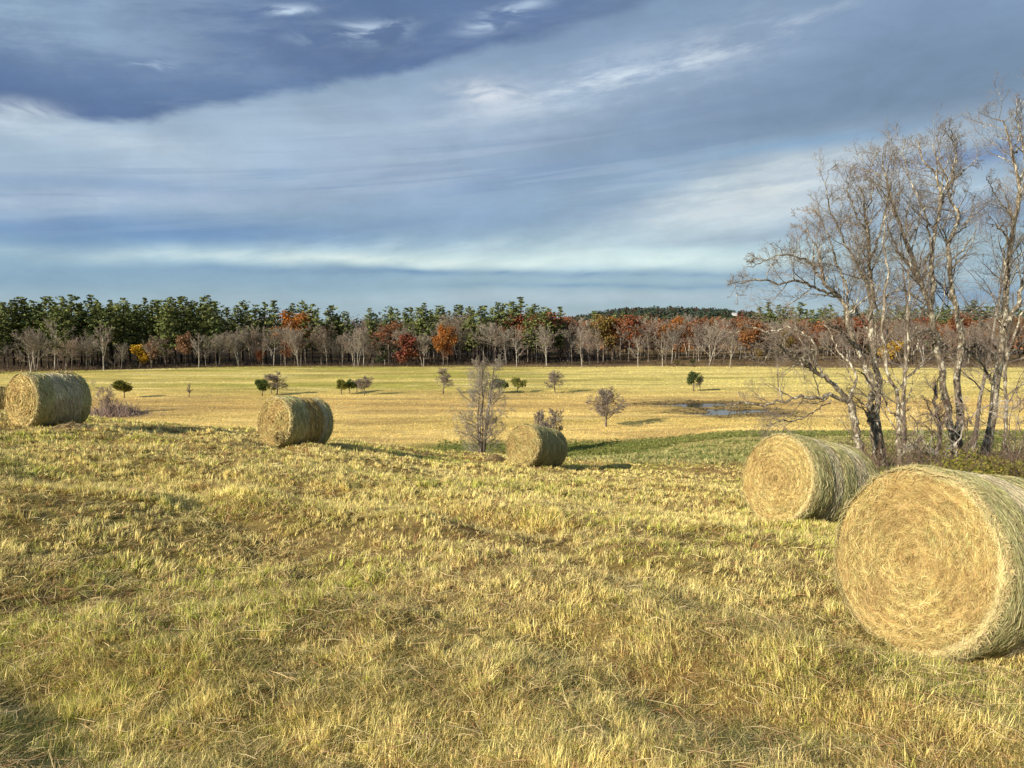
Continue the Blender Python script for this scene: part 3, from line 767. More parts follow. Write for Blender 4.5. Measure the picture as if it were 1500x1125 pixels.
tag(add_obj('distant_forest', fm), 'brown, rust and green mass of woods behind the first trees', 'forest', kind='stuff')
# brush along the foot of the woods
ub = Bag(); n = 7000
px_ = rng.uniform(-40, 1560, n); yy_ = np.array([edge_y(p) for p in np.linspace(-40, 1560, 81)])
ys = np.interp(px_, np.linspace(-40, 1560, 81), yy_) + rng.normal(5, 6, n) + (px_ > 655) * (rnd(n) < 0.55) * rng.uniform(15, 60, n); xs = (px_ - 750) / F * ys
bs = np.stack([xs, ys, terrain(xs, ys) - 0.1], 1)
d = unit(rng.normal(size=(n, 3)) * np.array([0.5, 0.5, 0.2]) + np.array([0, 0, 1.0])); L = rng.uniform(0.5, 2.4, n) * (0.5 + vnoise(xs / 8, ys / 8, 3))
P = np.stack([bs, bs + d * L[:, None] * 0.5, bs + d * L[:, None] + rng.normal(size=(n, 3)) * 0.2], 1)
ub.tube(P, np.full((n, 3), 0.035), 3, vary((0.12, 0.09, 0.065), n, 0.5, 9))
cen = bs[:3200] + rng.normal(size=(3200, 3)) * np.array([0.8, 0.8, 0.3]) + np.array([0, 0, 0.5]); V, q = quads(cen, 0.32, 0.2)
ub.add(V, q, vary((0.12, 0.085, 0.05), 3200, 0.6, 4))
tag(add_obj('undergrowth', ub.mesh('undergrowth', M_LEAF)), 'brown brush and dead weeds along the foot of the far woods', 'undergrowth', kind='stuff')

# a white house on the far hillside
def box(bag, lo, hi, col):
    x0, y0, z0 = lo; x1, y1, z1 = hi
    V = np.array([(x0, y0, z0), (x1, y0, z0), (x1, y1, z0), (x0, y1, z0), (x0, y0, z1), (x1, y0, z1), (x1, y1, z1), (x0, y1, z1)], float)
    q = np.array([(0, 3, 2, 1), (4, 5, 6, 7), (0, 1, 5, 4), (1, 2, 6, 5), (2, 3, 7, 6), (3, 0, 4, 7)])
    bag.add(V, q, col)
u_, w_ = ray(1076, 459.5)
yy_ = np.linspace(1250, 2100, 400); dd = terrain(u_ * yy_, yy_) - w_ * yy_
kk = int(np.argmin(np.abs(dd + 4.5))); hy = float(yy_[kk]); hxx = u_ * hy; hz = tz(hxx, hy)
M_WHITE, nt, b = principled('white_clapboard', 0.7); nt.links.new(scaled(nt, colattr(nt), noise(nt, objco(nt), 2.0, 2) * 0.15 + 0.92), b.inputs['Base Color'])
hroot = tag(empty('white_house', (hxx, hy, hz)), 'tiny white house among the trees on the distant hill', 'house')
hh = 4.2
wb = Bag(); box(wb, (-5, -4, 0), (5, 4, hh), (0.8, 0.8, 0.78)); add_obj('wall', wb.mesh('wall', M_WHITE), hroot)
rb = Bag(); V = np.array([(-5.6, -4.6, hh + .02), (5.6, -4.6, hh + .02), (5.6, 4.6, hh + .02), (-5.6, 4.6, hh + .02), (-5.6, 0, hh + 2.6), (5.6, 0, hh + 2.6)], float)
rb.add(V, np.array([(0, 1, 5, 4), (2, 3, 4, 5), (0, 3, 2, 1)]), (0.45, 0.45, 0.46)); rb.add(V.copy(), np.array([(0, 4, 3), (1, 2, 5)]), (0.8, 0.8, 0.78), True)
add_obj('roof', rb.mesh('roof', M_WHITE), hroot)
for wx in (-3, 0, 3):
    kb = Bag(); box(kb, (wx - .5, -4.06, hh - 2.4), (wx + .5, -4.003, hh - 0.9), (0.05, 0.06, 0.07)); add_obj('window', kb.mesh('window', M_WHITE), hroot)

hb = Bag(); n = 2600
ys = rng.uniform(1150, 2150, n); xs = (rng.uniform(600, 1600, n) - 750) / F * ys
k_ = (np.abs(xs - hxx * ys / hy) > 11) | (ys > hy + 12) | (ys < hy - 260); xs, ys = xs[k_], ys[k_]; n = len(xs)
kc = np.array([(0.050, 0.072, 0.048), (0.06, 0.08, 0.052), (0.055, 0.072, 0.056), (0.085, 0.06, 0.04)])[rng.choice(4, n)]  # greens lifted and blued, distance haze put into the colour
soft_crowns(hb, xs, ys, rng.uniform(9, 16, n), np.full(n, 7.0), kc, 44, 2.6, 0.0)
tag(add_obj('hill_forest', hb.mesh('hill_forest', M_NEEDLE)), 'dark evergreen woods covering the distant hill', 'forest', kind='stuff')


# ------------------------------------------------------------------ small trees standing in the field
def small_bare(H=5.0, W=5.0, col=(0.21, 0.165, 0.14), trunk_h=0.28, dens=1.0, tw=0.030, stems=1, lean=0.16, ang_=50, rk=0.026, fine=True):
    tb = Bag(); cb = Bag(); Ps = []; Rs = []
    for _ in range(stems):
        P, Rr = trunk_path(H * 0.80, 8, 0.05 + lean * (stems > 1), 0.05, rk * H / stems ** 0.5, 0.3)
        Ps.append(P); Rs.append(Rr)
    P = np.concatenate(Ps); Rr = np.concatenate(Rs)
    P1, R1 = spawn(P, Rr, max(3, int(17 * dens / stems ** 0.4)), trunk_h, 1.0, ang_, 0.52 * W / H, 0.5, 7, 0.14, 0.05, 0.02, 0.35)
    P2, R2 = spawn(P1, R1, 9, 0.15, 1.0, 48, 0.5, 0.6, 5, 0.18, 0.05, tw, 0.4)
    P3, R3 = spawn(P2, R2, 8, 0.15, 1.0, 46, 0.5, 0.6, 3, 0.18, 0.04, tw * 0.8, 0.4)
    L_ = [(P, Rr, 7), (P1, R1, 5), (P2, R2, 3), (P3, R3, 3)]
    if dens >= 1 and fine: L_.append((*spawn(P3, R3, 3, 0.2, 1.0, 40, 0.6, 0.6, 2, 0.1, 0.03, tw * 0.7, 0.4), 3))
    top = np.quantile(P3[:, -1, 2], 0.995); wd = np.quantile(np.hypot(P3[:, -1, 0], P3[:, -1, 1]), 0.97) * 2
    k = np.array([W / wd, W / wd, H / top])
    for n_i, (p_, r_, ns_) in enumerate(L_):
        (tb if n_i < 2 else cb).tube(p_ * k - np.array([0, 0, 0.12]), r_, ns_, col if n_i < 2 else vary(col, len(p_), 0.25, 3 * p_.shape[1]))
    return tb.mesh('trunk', M_BARK_FAR, True), cb.mesh('crown', M_TWIG)
def round_green(H=4.0, W=4.6, col=(0.10, 0.12, 0.03), clear=0.28, n=4600, lobes=9, seed=0):
    tb = Bag(); cb = Bag()
    P, Rr = trunk_path(H * 0.6, 8, 0.05, 0.04, 0.035 * H, 0.3); tb.tube(P - np.array([0, 0, .1]), Rr, 6, (0.12, 0.10, 0.08))
    P1, R1 = spawn(P, Rr, 9, 0.3, 1.0, 55, 0.6, 0.6, 6, 0.12, 0.08, 0.02, 0.4); tb.tube(P1, R1, 4, (0.12, 0.10, 0.08))
    lob = np.stack([rng.uniform(-.28, .28, lobes) * W, rng.uniform(-.28, .28, lobes) * W, H * rng.uniform(clear + 0.2, 0.78, lobes)], 1)
    i = rng.integers(0, lobes, n); d = unit(rng.normal(size=(n, 3))) * (rnd(n, 1) ** 0.35)
    cen = lob[i] + d * np.array([W * 0.26, W * 0.26, H * 0.22]) * rng.uniform(0.8, 1.15, (lobes, 1))[i]
    bump_ = vnoise(cen[:, 0] * 1.6 + cen[:, 2], cen[:, 1] * 1.6 - cen[:, 2], seed)
    cen = cen + rng.normal(size=cen.shape) * W * 0.025; k = (cen[:, 2] > H * clear) & (bump_ > 0.33); cen = cen[k]
    V, q = quads(cen, 0.17, 0.4)
    tone = 0.55 + 1.0 * bump_[k]
    cb.add(V, q, np.repeat(np.asarray(col)[None] * tone[:, None] * (1 + 0.2 * (2 * rnd(len(cen), 1) - 1)), 4, 0))
    return tb.mesh('trunk', M_BARK_FAR, True), cb.mesh('crown', M_LEAF)
def orchard(name, px_, base, top, wpx, maker, lab, cat, group=None, depth=None, **kw):
    if depth is None: x, y, z = ground_at(px_, base, 60)
    else: y = depth; x = ray(px_, base)[0] * y; z = tz(x, y)
    H = (ray(px_, top)[1] - (ray(px_, base)[1] if depth is None else z / y)) * y; W = wpx / F * y
    o = empty(name, (x, y, z), rnd(1)[0] * 6.28)
    for nm, me in zip(('trunk', 'crown'), maker(H=H, W=W, **kw)): add_obj(nm, me, o)
    return tag(o, lab, cat, group)
PUR = (0.25, 0.205, 0.165)
G1, G2, G3 = (0.13, 0.13, 0.025), (0.085, 0.115, 0.03), (0.17, 0.17, 0.04)
orchard('field_tree', 182, 583, 556, 30, round_green, 'round olive green tree right of the left end bale', 'tree', col=G1)
orchard('sapling', 277, 582, 561, 12, small_bare, 'tiny bare sapling alone between two green clumps', 'sapling', dens=0.6, col=PUR)
orchard('field_tree', 384, 580, 555, 24, round_green, 'dark green round tree left of the bare one above the second bale', 'tree', col=G2)
orchard('field_bush', 398, 577, 561, 18, round_green, 'low yellow green bush tucked under the bare field tree', 'bush', col=G1, n=1500)
orchard('field_tree', 406, 578, 543, 40, small_bare, 'bare leaning tree between green bush and second bale', 'tree', col=PUR)
orchard('field_tree', 500, 578, 555, 20, round_green, 'yellow green leftmost tree of the joined evergreen trio', 'tree', col=G1, n=2200)
orchard('field_tree', 512, 576, 555, 22, round_green, 'dark middle tree of the joined evergreen trio', 'tree', col=G2, n=2400)
orchard('field_tree', 523, 574, 554, 18, round_green, 'dark rightmost tree of the joined evergreen trio', 'tree', col=G2, n=2000)
orchard('field_tree', 534, 579, 550, 30, small_bare, 'bare tree touching the right side of the evergreen trio', 'tree', col=PUR)
orchard('field_tree', 649, 577, 538, 34, small_bare, 'bare spreading tree left of the tall bare multi stemmed one', 'tree', col=PUR)
orchard('field_tree', 731, 576, 554, 32, round_green, 'dark green umbrella shaped tree just right of the tall bare one', 'tree', col=G2)
orchard('field_tree', 758, 575, 553, 30, round_green, 'yellow green umbrella shaped tree, right one of a pair', 'tree', col=G3, n=2600)
orchard('field_tree', 813, 576, 543, 33, small_bare, 'compact bare round tree on the bright field, no green neighbour touching', 'tree', col=PUR)
orchard('field_tree', 887, 625, 568, 62, small_bare, 'large rounded bare tree alone with a long shadow on pale grass', 'tree', col=PUR, trunk_h=0.22, dens=1.3)
orchard('field_tree', 1016, 573, 544, 24, round_green, 'dark green tree with forked trunk beyond the pool', 'tree', col=(0.075, 0.10, 0.035))
orchard('field_tree', 1026, 573, 551, 22, small_bare, 'small bare crown merging into the green tree beyond the pool', 'tree', col=PUR, dens=0.6)
orchard('bare_bush', 808, 648, 599, 66, small_bare, 'bare brown bush rising behind the middle bale', 'bush', depth=92, stems=3, trunk_h=0.08, col=PUR)
orchard('tall_bare_tree', 704, 650, 520, 98, small_bare, 'tall bare multi stemmed tree behind the crest left of the middle bale', 'tree', depth=62, stems=5, lean=0.035, trunk_h=0.18, dens=1.15, tw=0.011, ang_=58, rk=0.021, col=(0.29, 0.25, 0.195))
orchard('bare_bush', 160, 604, 556, 40, small_bare, 'pale upright bare shrub beside the left end bale', 'shrub', depth=136, stems=7, lean=0.2, trunk_h=0.15, dens=0.8, tw=0.014, rk=0.009, col=(0.30, 0.23, 0.20))
bb = Bag(); n = 2600
x0, y0 = ray(166, 600)[0] * 135, 135.0
xs = x0 + rng.normal(size=n) * 3.6 + 0.8; ys = y0 + rng.normal(size=n) * 2.0
bs = np.stack([xs, ys, terrain(xs, ys) - 0.1], 1); hgt = 2.2 * np.exp(-((xs - x0) / 3.5) ** 2)
d = unit(rng.normal(size=(n, 3)) * np.array([0.5, 0.5, 0.1]) + np.array([0, 0, 1.0])); L = hgt * (0.2 + 1.1 * rnd(n) ** 1.5)
bb.tube(np.stack([bs, bs + d * L[:, None] * 0.6, bs + d * L[:, None] + rng.normal(size=(n, 3)) * 0.2], 1), np.full((n, 3), 0.03), 3, vary((0.27, 0.20, 0.165), n, 0.45, 9))
tag(add_obj('thicket', bb.mesh('thicket', M_TWIG)), 'low greyish brown bramble thicket at the foot of the pale shrub', 'thicket')

# ------------------------------------------------------------------ the lichened trees on the right
def crop(pts, base, d=0.0):
    """limb traced in the view, given a real depth that drifts along the limb"""
    n = len(pts); out = []
    for i, (a_, b_) in enumerate(pts):
        out.append(at(1040 + a_ / 1.974, 130 + b_ / 1.974, base + d * (i / max(n - 1, 1)) ** 1.2))
    return np.array(out)
def smooth_path(P, k):
    s_ = np.concatenate([[0], np.cumsum(np.linalg.norm(np.diff(P, axis=0), axis=1))])
    # Catmull-Rom through the traced points
    t = np.linspace(0, s_[-1], k); out = np.zeros((k, 3))
    m = np.gradient(P, s_, axis=0)
    i = np.clip(np.searchsorted(s_, t, side='right') - 1, 0, len(P) - 2); h = (s_[i + 1] - s_[i]); u = ((t - s_[i]) / h)[:, None]; h = h[:, None]
    out = (2 * u ** 3 - 3 * u ** 2 + 1) * P[i] + (u ** 3 - 2 * u ** 2 + u) * h * m[i] + (-2 * u ** 3 + 3 * u ** 2) * P[i + 1] + (u ** 3 - u ** 2) * h * m[i + 1]
    cr = rng.normal(size=(k, 3)) * 0.035; cr[0] = 0
    return out + cr
def hero(limbs, lab, name='lichened_tree', twig_col=(0.215, 0.175, 0.135), dens=1.0, mat=None, up=0.06, lowbare=0.12):
    root_p = None; tb = Bag(); cb = Bag(); L1 = []; Rl = []
    for (pts, base, d, r0, r1) in limbs:
        raw = crop(pts, base, d)
        if root_p is None:                      # the butt goes down into the ground
            gz = tz(raw[0, 0], raw[0, 1]); 
            if raw[0, 2] > gz - 0.2: raw = np.concatenate([[[raw[0, 0], raw[0, 1], gz - 0.3]], raw])
            root_p = np.array([raw[0, 0], raw[0, 1], gz]); first = True
        else: first = False
        P = smooth_path(raw, 26); t = np.linspace(0, 1, 26)
        Rr = 0.80 * (r1 + (r0 - r1) * (1 - t) ** 0.75); Rr = Rr * (1 + 0.07 * rng.normal(size=26))
        if first: Rr[:2] *= (1.45, 1.2)
        P = P - root_p
        tb.tube(P[None], Rr[None], 10, (0.3, 0.3, 0.3)); L1.append(P); Rl.append((Rr, r0))
    for P, (Rr, r0) in zip(L1, Rl):
        Lm = np.linalg.norm(np.diff(P, axis=0), axis=1).sum()
        m = max(4, int(Lm * 1.95 * dens)); t0 = lowbare if r0 < 0.12 else 0.38
        P2, R2 = spawn(P[None], Rr[None], m, t0, 1.0, 44, 0.38, 0.5, 8, 0.12, up, 0.012, 0.7, lmax=2.3)
        R2 = np.minimum(R2, 0.034 * (1.15 - np.linspace(0, 1, R2.shape[1]))[None]); tb.tube(P2, R2, 5, (0.3, 0.3, 0.3))
        P3, R3 = spawn(P2, R2, 8, 0.12, 1.0, 42, 0.50, 0.55, 5, 0.13, up, 0.0065, 0.4); R3 = np.minimum(R3, 0.012)
        P4, R4 = spawn(P3, R3, 5, 0.12, 1.0, 40, 0.60, 0.6, 4, 0.12, up * 0.8, 0.0045, 0.4)
        P5, R5 = spawn(P4, R4, 2, 0.25, 1.0, 36, 0.7, 0.6, 3, 0.12, up * 0.8, 0.0038, 0.4)
        for p_, r_ in ((P3, R3), (P4, R4), (P5, R5)):
            cb.tube(p_, r_, 3, vary(twig_col, len(p_), 0.25, 3 * p_.shape[1]))
    o = empty(name, root_p)
    add_obj('trunk', tb.mesh('trunk', mat or M_BARK, True), o); add_obj('crown', cb.mesh('crown', M_TWIG), o)
    return tag(o, lab, 'tree')
hero([([(437, 1078), (424, 1000), (412, 930), (402, 890)], 29.5, 0, .19, .15),
      ([(404, 900), (350, 850), (300, 815), (270, 785), (225, 760), (195, 740)], 29.5, -2.0, .12, .035),
      ([(402, 905), (350, 888), (300, 895), (250, 893), (200, 906), (150, 915), (95, 905), (62, 922)], 29.5, -1.2, .10, .02),
      ([(345, 846), (310, 800), (300, 735), (262, 702), (232, 692), (180, 704), (100, 690), (68, 716)], 28.9, 1.8, .06, .012),
      ([(300, 815), (255, 795), (215, 770), (180, 760), (150, 800)], 28.9, -1.5, .045, .012),
      ([(404, 890), (420, 850), (410, 800), (380, 770), (345, 700), (330, 680)], 29.5, 1.5, .07, .02),
      ([(350, 900), (290, 940), (240, 960), (190, 965), (150, 985)], 29.3, -2.0, .035, .008)],
     'short leaning lichened tree with long low limbs reaching left over the second bale', dens=0.85)
hero([([(490, 1115), (478, 1020), (462, 930), (470, 862), (452, 820)], 31, 0, .22, .17),
      ([(462, 850), (440, 780), (420, 740), (402, 690), (395, 640), (378, 600), (335, 570), (322, 520), (315, 480), (300, 440)], 31, 1.2, .16, .03),
      ([(380, 602), (340, 590), (300, 572), (250, 553), (200, 565), (150, 553), (90, 562), (48, 566)], 31.6, -2.6, .075, .012),
      ([(322, 520), (280, 500), (225, 480), (160, 497), (105, 520)], 32, -2.2, .055, .012),
      ([(425, 750), (390, 712), (365, 690), (332, 680)], 31, -1.5, .07, .02),
      ([(402, 690), (398, 620), (392, 560), (365, 500), (345, 430), (325, 380), (300, 345)], 31.3, 2.4, .07, .015),
      ([(335, 570), (300, 520), (300, 450), (275, 400), (255, 370)], 32, 1.5, .045, .01)],
     'lichened tree whose left limbs arch far out over the field', dens=1.15)
hero([([(494, 1090), (484, 940), (487, 870), (478, 760), (468, 680), (466, 600), (460, 500), (457, 420), (448, 360), (440, 320), (432, 282)], 32, 0.5, .20, .03),
      ([(467, 610), (432, 522), (402, 470), (378, 420), (352, 362), (338, 300), (342, 240)], 32.2, -2.2, .07, .012),
      ([(460, 500), (488, 430), (502, 380), (518, 300), (512, 240), (520, 200)], 32.3, 2.4, .065, .012),
      ([(457, 420), (420, 360), (400, 300), (395, 240)], 32.4, -1.4, .05, .012),
      ([(448, 360), (470, 300), (465, 240), (480, 190)], 32.5, 1.0, .04, .012),
      ([(484, 640), (455, 560), (440, 500), (400, 400)], 32.2, 2.0, .05, .012)],
     'straight pale mottled trunk just right of the arching tree')
hero([([(548, 1080), (545, 1010), (546, 950), (535, 880), (520, 850), (510, 780), (500, 680), (505, 590), (516, 540), (505, 470), (500, 410), (510, 350)], 30, 1.0, .11, .02),
      ([(548, 1000), (558, 900), (570, 800), (572, 700), (578, 600), (575, 520), (570, 450)], 30, -0.8, .075, .012),
      ([(546, 955), (522, 930), (502, 890), (490, 852), (470, 800)], 30, -1, .05, .015),
      ([(570, 800), (600, 740), (605, 660), (625, 620)], 30, -1, .03, .008)],
     'slim pale double stemmed tree between the straight trunk and the forked one', dens=0.6)
hero([([(712, 1085), (714, 1040), (712, 1000)], 33.5, 0, .30, .26),
      ([(706, 1020), (692, 950), (680, 880), (668, 800), (655, 740), (650, 700), (640, 650), (625, 600), (610, 560), (590, 500), (570, 440), (545, 380), (520, 300), (508, 240), (500, 190)], 33.5, -1.6, .21, .02),
      ([(640, 652), (645, 560), (640, 480), (655, 400), (665, 340), (660, 280), (640, 230), (612, 200), (600, 150)], 33, 1.6, .14, .02),
      ([(716, 1020), (724, 930), (715, 850), (720, 780), (730, 720), (722, 680), (705, 620), (697, 560), (692, 480), (698, 430), (718, 390), (712, 340), (690, 310), (682, 260), (660, 210), (640, 160)], 33.5, 1.0, .21, .02),
      ([(692, 312), (705, 262), (730, 240), (760, 215), (782, 188)], 34.4, 1.4, .06, .012),
      ([(665, 340), (698, 262), (710, 200), (702, 140), (690, 100)], 34.0, -1.5, .06, .012),
      ([(625, 602), (582, 520), (552, 480), (522, 420), (512, 380), (520, 340)], 32.8, -1.8, .08, .012),
      ([(655, 742), (640, 702), (615, 700), (575, 730)], 33.2, -1.2, .10, .03),
      ([(698, 430), (735, 400), (760, 345), (755, 300)], 34.2, 1.0, .05, .012),
      ([(610, 560), (640, 430), (610, 340), (585, 270), (560, 200), (560, 150)], 33, 1.8, .07, .012)],
     'biggest lichened tree, forked near the ground into two tall stems')
hero([([(792, 1060), (810, 980), (825, 900), (832, 820), (840, 750), (850, 680), (855, 620), (862, 540), (868, 450), (880, 380), (893, 320), (890, 250), (875, 190), (860, 130), (845, 90), (805, 82)], 36, 1.0, .26, .02),
      ([(850, 690), (880, 640), (905, 560), (925, 470), (940, 380)], 36, 1.6, .14, .03),
      ([(893, 320), (912, 240), (902, 160), (892, 100), (882, 62), (900, 30)], 36.6, -1.5, .07, .012),
      ([(863, 540), (848, 480), (856, 430), (832, 400), (800, 390)], 36.2, -1.4, .06, .012),
      ([(825, 865), (790, 805), (750, 762), (738, 750)], 36, -2.0, .08, .02),
      ([(880, 380), (840, 330), (815, 290), (800, 250)], 36.4, -1.2, .05, .012),
      ([(875, 190), (920, 150), (940, 90)], 36.8, 1.2, .05, .012)],
     'tall leaning grey trunk nearest the right edge of the view')
hero([([(855, 1070), (853, 980), (857, 850), (862, 760), (884, 700), (905, 640)], 35, 0.6, .11, .05),
      ([(860, 770), (850, 700), (835, 650), (842, 590)], 35.2, 1.0, .04, .01)],
     'thin dark straight stem beside the leaning grey trunk', dens=0.6)
hero([([(655, 1070), (662, 980), (652, 900), (650, 850)], 31.5, 0.3, .12, .05)],
     'short brown broken snag wrapped in vines left of the forked tree', name='dead_snag', twig_col=(0.22, 0.15, 0.11), dens=2.2, mat=M_BARK_FAR, lowbare=0.0)
hero([([(720, 1010), (770, 935), (840, 905), (900, 902), (940, 890)], 31.0, 0.5, .045, .015)],
     'bare bleached fallen branch hanging low between the right trunks', name='fallen_branch', dens=0.7, twig_col=(0.5, 0.46, 0.38), mat=M_BARK_PALE)
hero([([(655, 1070), (625, 1050), (590, 1035), (560, 1040)], 29.5, -0.8, .05, .015)],
     'pale dead branch on the ground left of the forked tree', name='fallen_branch', dens=0.9, twig_col=(0.55, 0.5, 0.4), mat=M_BARK_PALE)
# bare trees farther back, seen through the nearer ones
for px_, top, y, wd, lab in ((1330, 330, 52, 1.3, 'bare tree standing farther back between the straight and the forked trunks'), (1432, 318, 56, 1.4, 'bare tree farther back between the forked and the leaning trunks'),
                            (1480, 400, 46, 1.0, 'lower bare tree behind the right edge trunk')):
    x = ray(px_, 500)[0] * y; z = tz(x, y); H = ray(px_, top)[1] * y - z
    o = empty('bare_tree', (x, y, z)); tr, crn = small_bare(H=H, W=H * 0.62 * wd, col=(0.24, 0.19, 0.155), trunk_h=0.3, dens=0.6, tw=0.008, rk=0.009)
    add_obj('trunk', tr, o); add_obj('crown', crn, o); tag(o, lab, 'tree')
# saplings and brush about their feet
sb_ = [(1335, 590, 28, 2.6), (1425, 580, 30, 3.0), (1490, 565, 30, 3.6), (1380, 575, 40, 3.5)]
for px_, top, y, W in sb_:
    x = ray(px_, 500)[0] * y; z = tz(x, y); H = ray(px_, top)[1] * y - z
    o = empty('sapling', (x, y, z)); tr, crn = small_bare(H=H, W=W * 0.6, col=(0.24, 0.18, 0.14), trunk_h=0.3, dens=0.45, tw=0.005, stems=3, lean=0.10, rk=0.012)
    add_obj('trunk', tr, o); add_obj('crown', crn, o)
    tag(o, 'thin brown leafless sapling in the brush below the lichened trees', 'sapling', 'leafless saplings under the lichened trees')
gb = Bag(); n = 16000
ys = rng.uniform(23.5, 40, n); px_ = rng.uniform(1290, 1620, n); xs = (px_ - 750) / F * ys
cl = fbm(xs / 2.0, ys / 2.0, 77, 3); k = cl > 0.40 + 0.18 * sstep(1400 - px_, -40, 60); xs, ys, cl = xs[k], ys[k], cl[k]; n = len(xs)
cen = np.stack([xs, ys, terrain(xs, ys) + rnd(n) * 1.1 * (cl - 0.25) * 1.5], 1); V, q = quads(cen, 0.065, 0.4)
cc = np.where(rnd(n)[:, None] < 0.6, np.array([[0.22, 0.22, 0.04]]), np.array([[0.30, 0.24, 0.06]])) * (0.6 + 0.7 * rnd(n, 1))
gb.add(V, q, np.repeat(cc, 4, 0))
m = 1500; ys = rng.uniform(24, 38, m); xs = (rng.uniform(1230, 1600, m) - 750) / F * ys; bs = np.stack([xs, ys, terrain(xs, ys)], 1)
d = unit(rng.normal(size=(m, 3)) * np.array([0.6, 0.6, 0.1]) + np.array([0, 0, 0.9])); L = rng.uniform(0.3, 1.5, m)
gb.tube(np.stack([bs, bs + d * L[:, None] * 0.5, bs + d * L[:, None] + rng.normal(size=(m, 3)) * 0.12], 1), np.full((m, 3), 0.007), 3, vary((0.20, 0.14, 0.10), m, 0.4, 9))
tag(add_obj('weeds', gb.mesh('weeds', M_LEAF)), 'yellow green weeds and brown stems under the lichened trees', 'weeds', kind='stuff')

# ------------------------------------------------------------------ hay bales
def ribbons(mid, dr, nrm, L, w, curl, col):
    """flat stalks of three joints through mid, along dr, lying off nrm"""
    n = len(mid); side = unit(np.cross(dr, nrm)); bend = unit(nrm + 0.6 * side * rng.normal(size=(n, 1)))
    h = (L / 2)[:, None]
    a = mid - dr * h; b = mid + bend * (curl * L)[:, None]; c_ = mid + dr * h + side * (0.25 * L * rng.normal(size=n))[:, None]
    ws = (w / 2)[:, None] * unit(side + nrm * rng.normal(size=(n, 1)) * 0.7)
    V = np.stack([a - ws * .6, a + ws * .6, b - ws, b + ws, c_ - ws * .4, c_ + ws * .4], 1).reshape(-1, 3)
    i = np.arange(n)[:, None] * 6
    q = np.concatenate([i + np.array([[0, 1, 3, 2]]), i + np.array([[2, 3, 5, 4]])])
    return V, q, np.repeat(col, 6, 0)
def pick(pal, p, n, a=0.16):
    c_ = np.array(pal)[rng.choice(len(pal), n, p=np.array(p) / sum(p))]
    return c_ * (1 + a * (2 * rnd(n, 1) - 1)) * (1 + 0.06 * (2 * rnd(n, 3) - 1))
M_HAY, nt, b = principled('packed_hay', 0.95, 0.05)
c = colattr(nt); co = objco(nt)
n1 = noise(nt, vscale(nt, co, (30, 30, 30)), 1.0, 5, 0.7); n2 = noise(nt, vscale(nt, co, (5, 5, 5)), 1.0, 4, 0.6)
nt.links.new(scaled(nt, c, (n1 - 0.5) * 0.9 + (n2 - 0.5) * 0.6 + 1.0), b.inputs['Base Color']); bump(nt, b, n1, 0.8, 0.03)
GOLD = [(0.57, 0.44, 0.165), (0.46, 0.32, 0.12), (0.74, 0.61, 0.27), (0.27, 0.165, 0.07), (0.44, 0.41, 0.16)]
PALE = [(0.74, 0.62, 0.32), (0.62, 0.52, 0.25), (0.50, 0.46, 0.20), (0.40, 0.28, 0.13)]
GREEN = [(0.45, 0.43, 0.19), (0.58, 0.53, 0.27), (0.35, 0.35, 0.155), (0.62, 0.57, 0.30), (0.38, 0.29, 0.15)]
GREY = [(0.60, 0.53, 0.34), (0.70, 0.63, 0.42), (0.48, 0.41, 0.26), (0.36, 0.27, 0.17), (0.50, 0.51, 0.29)]
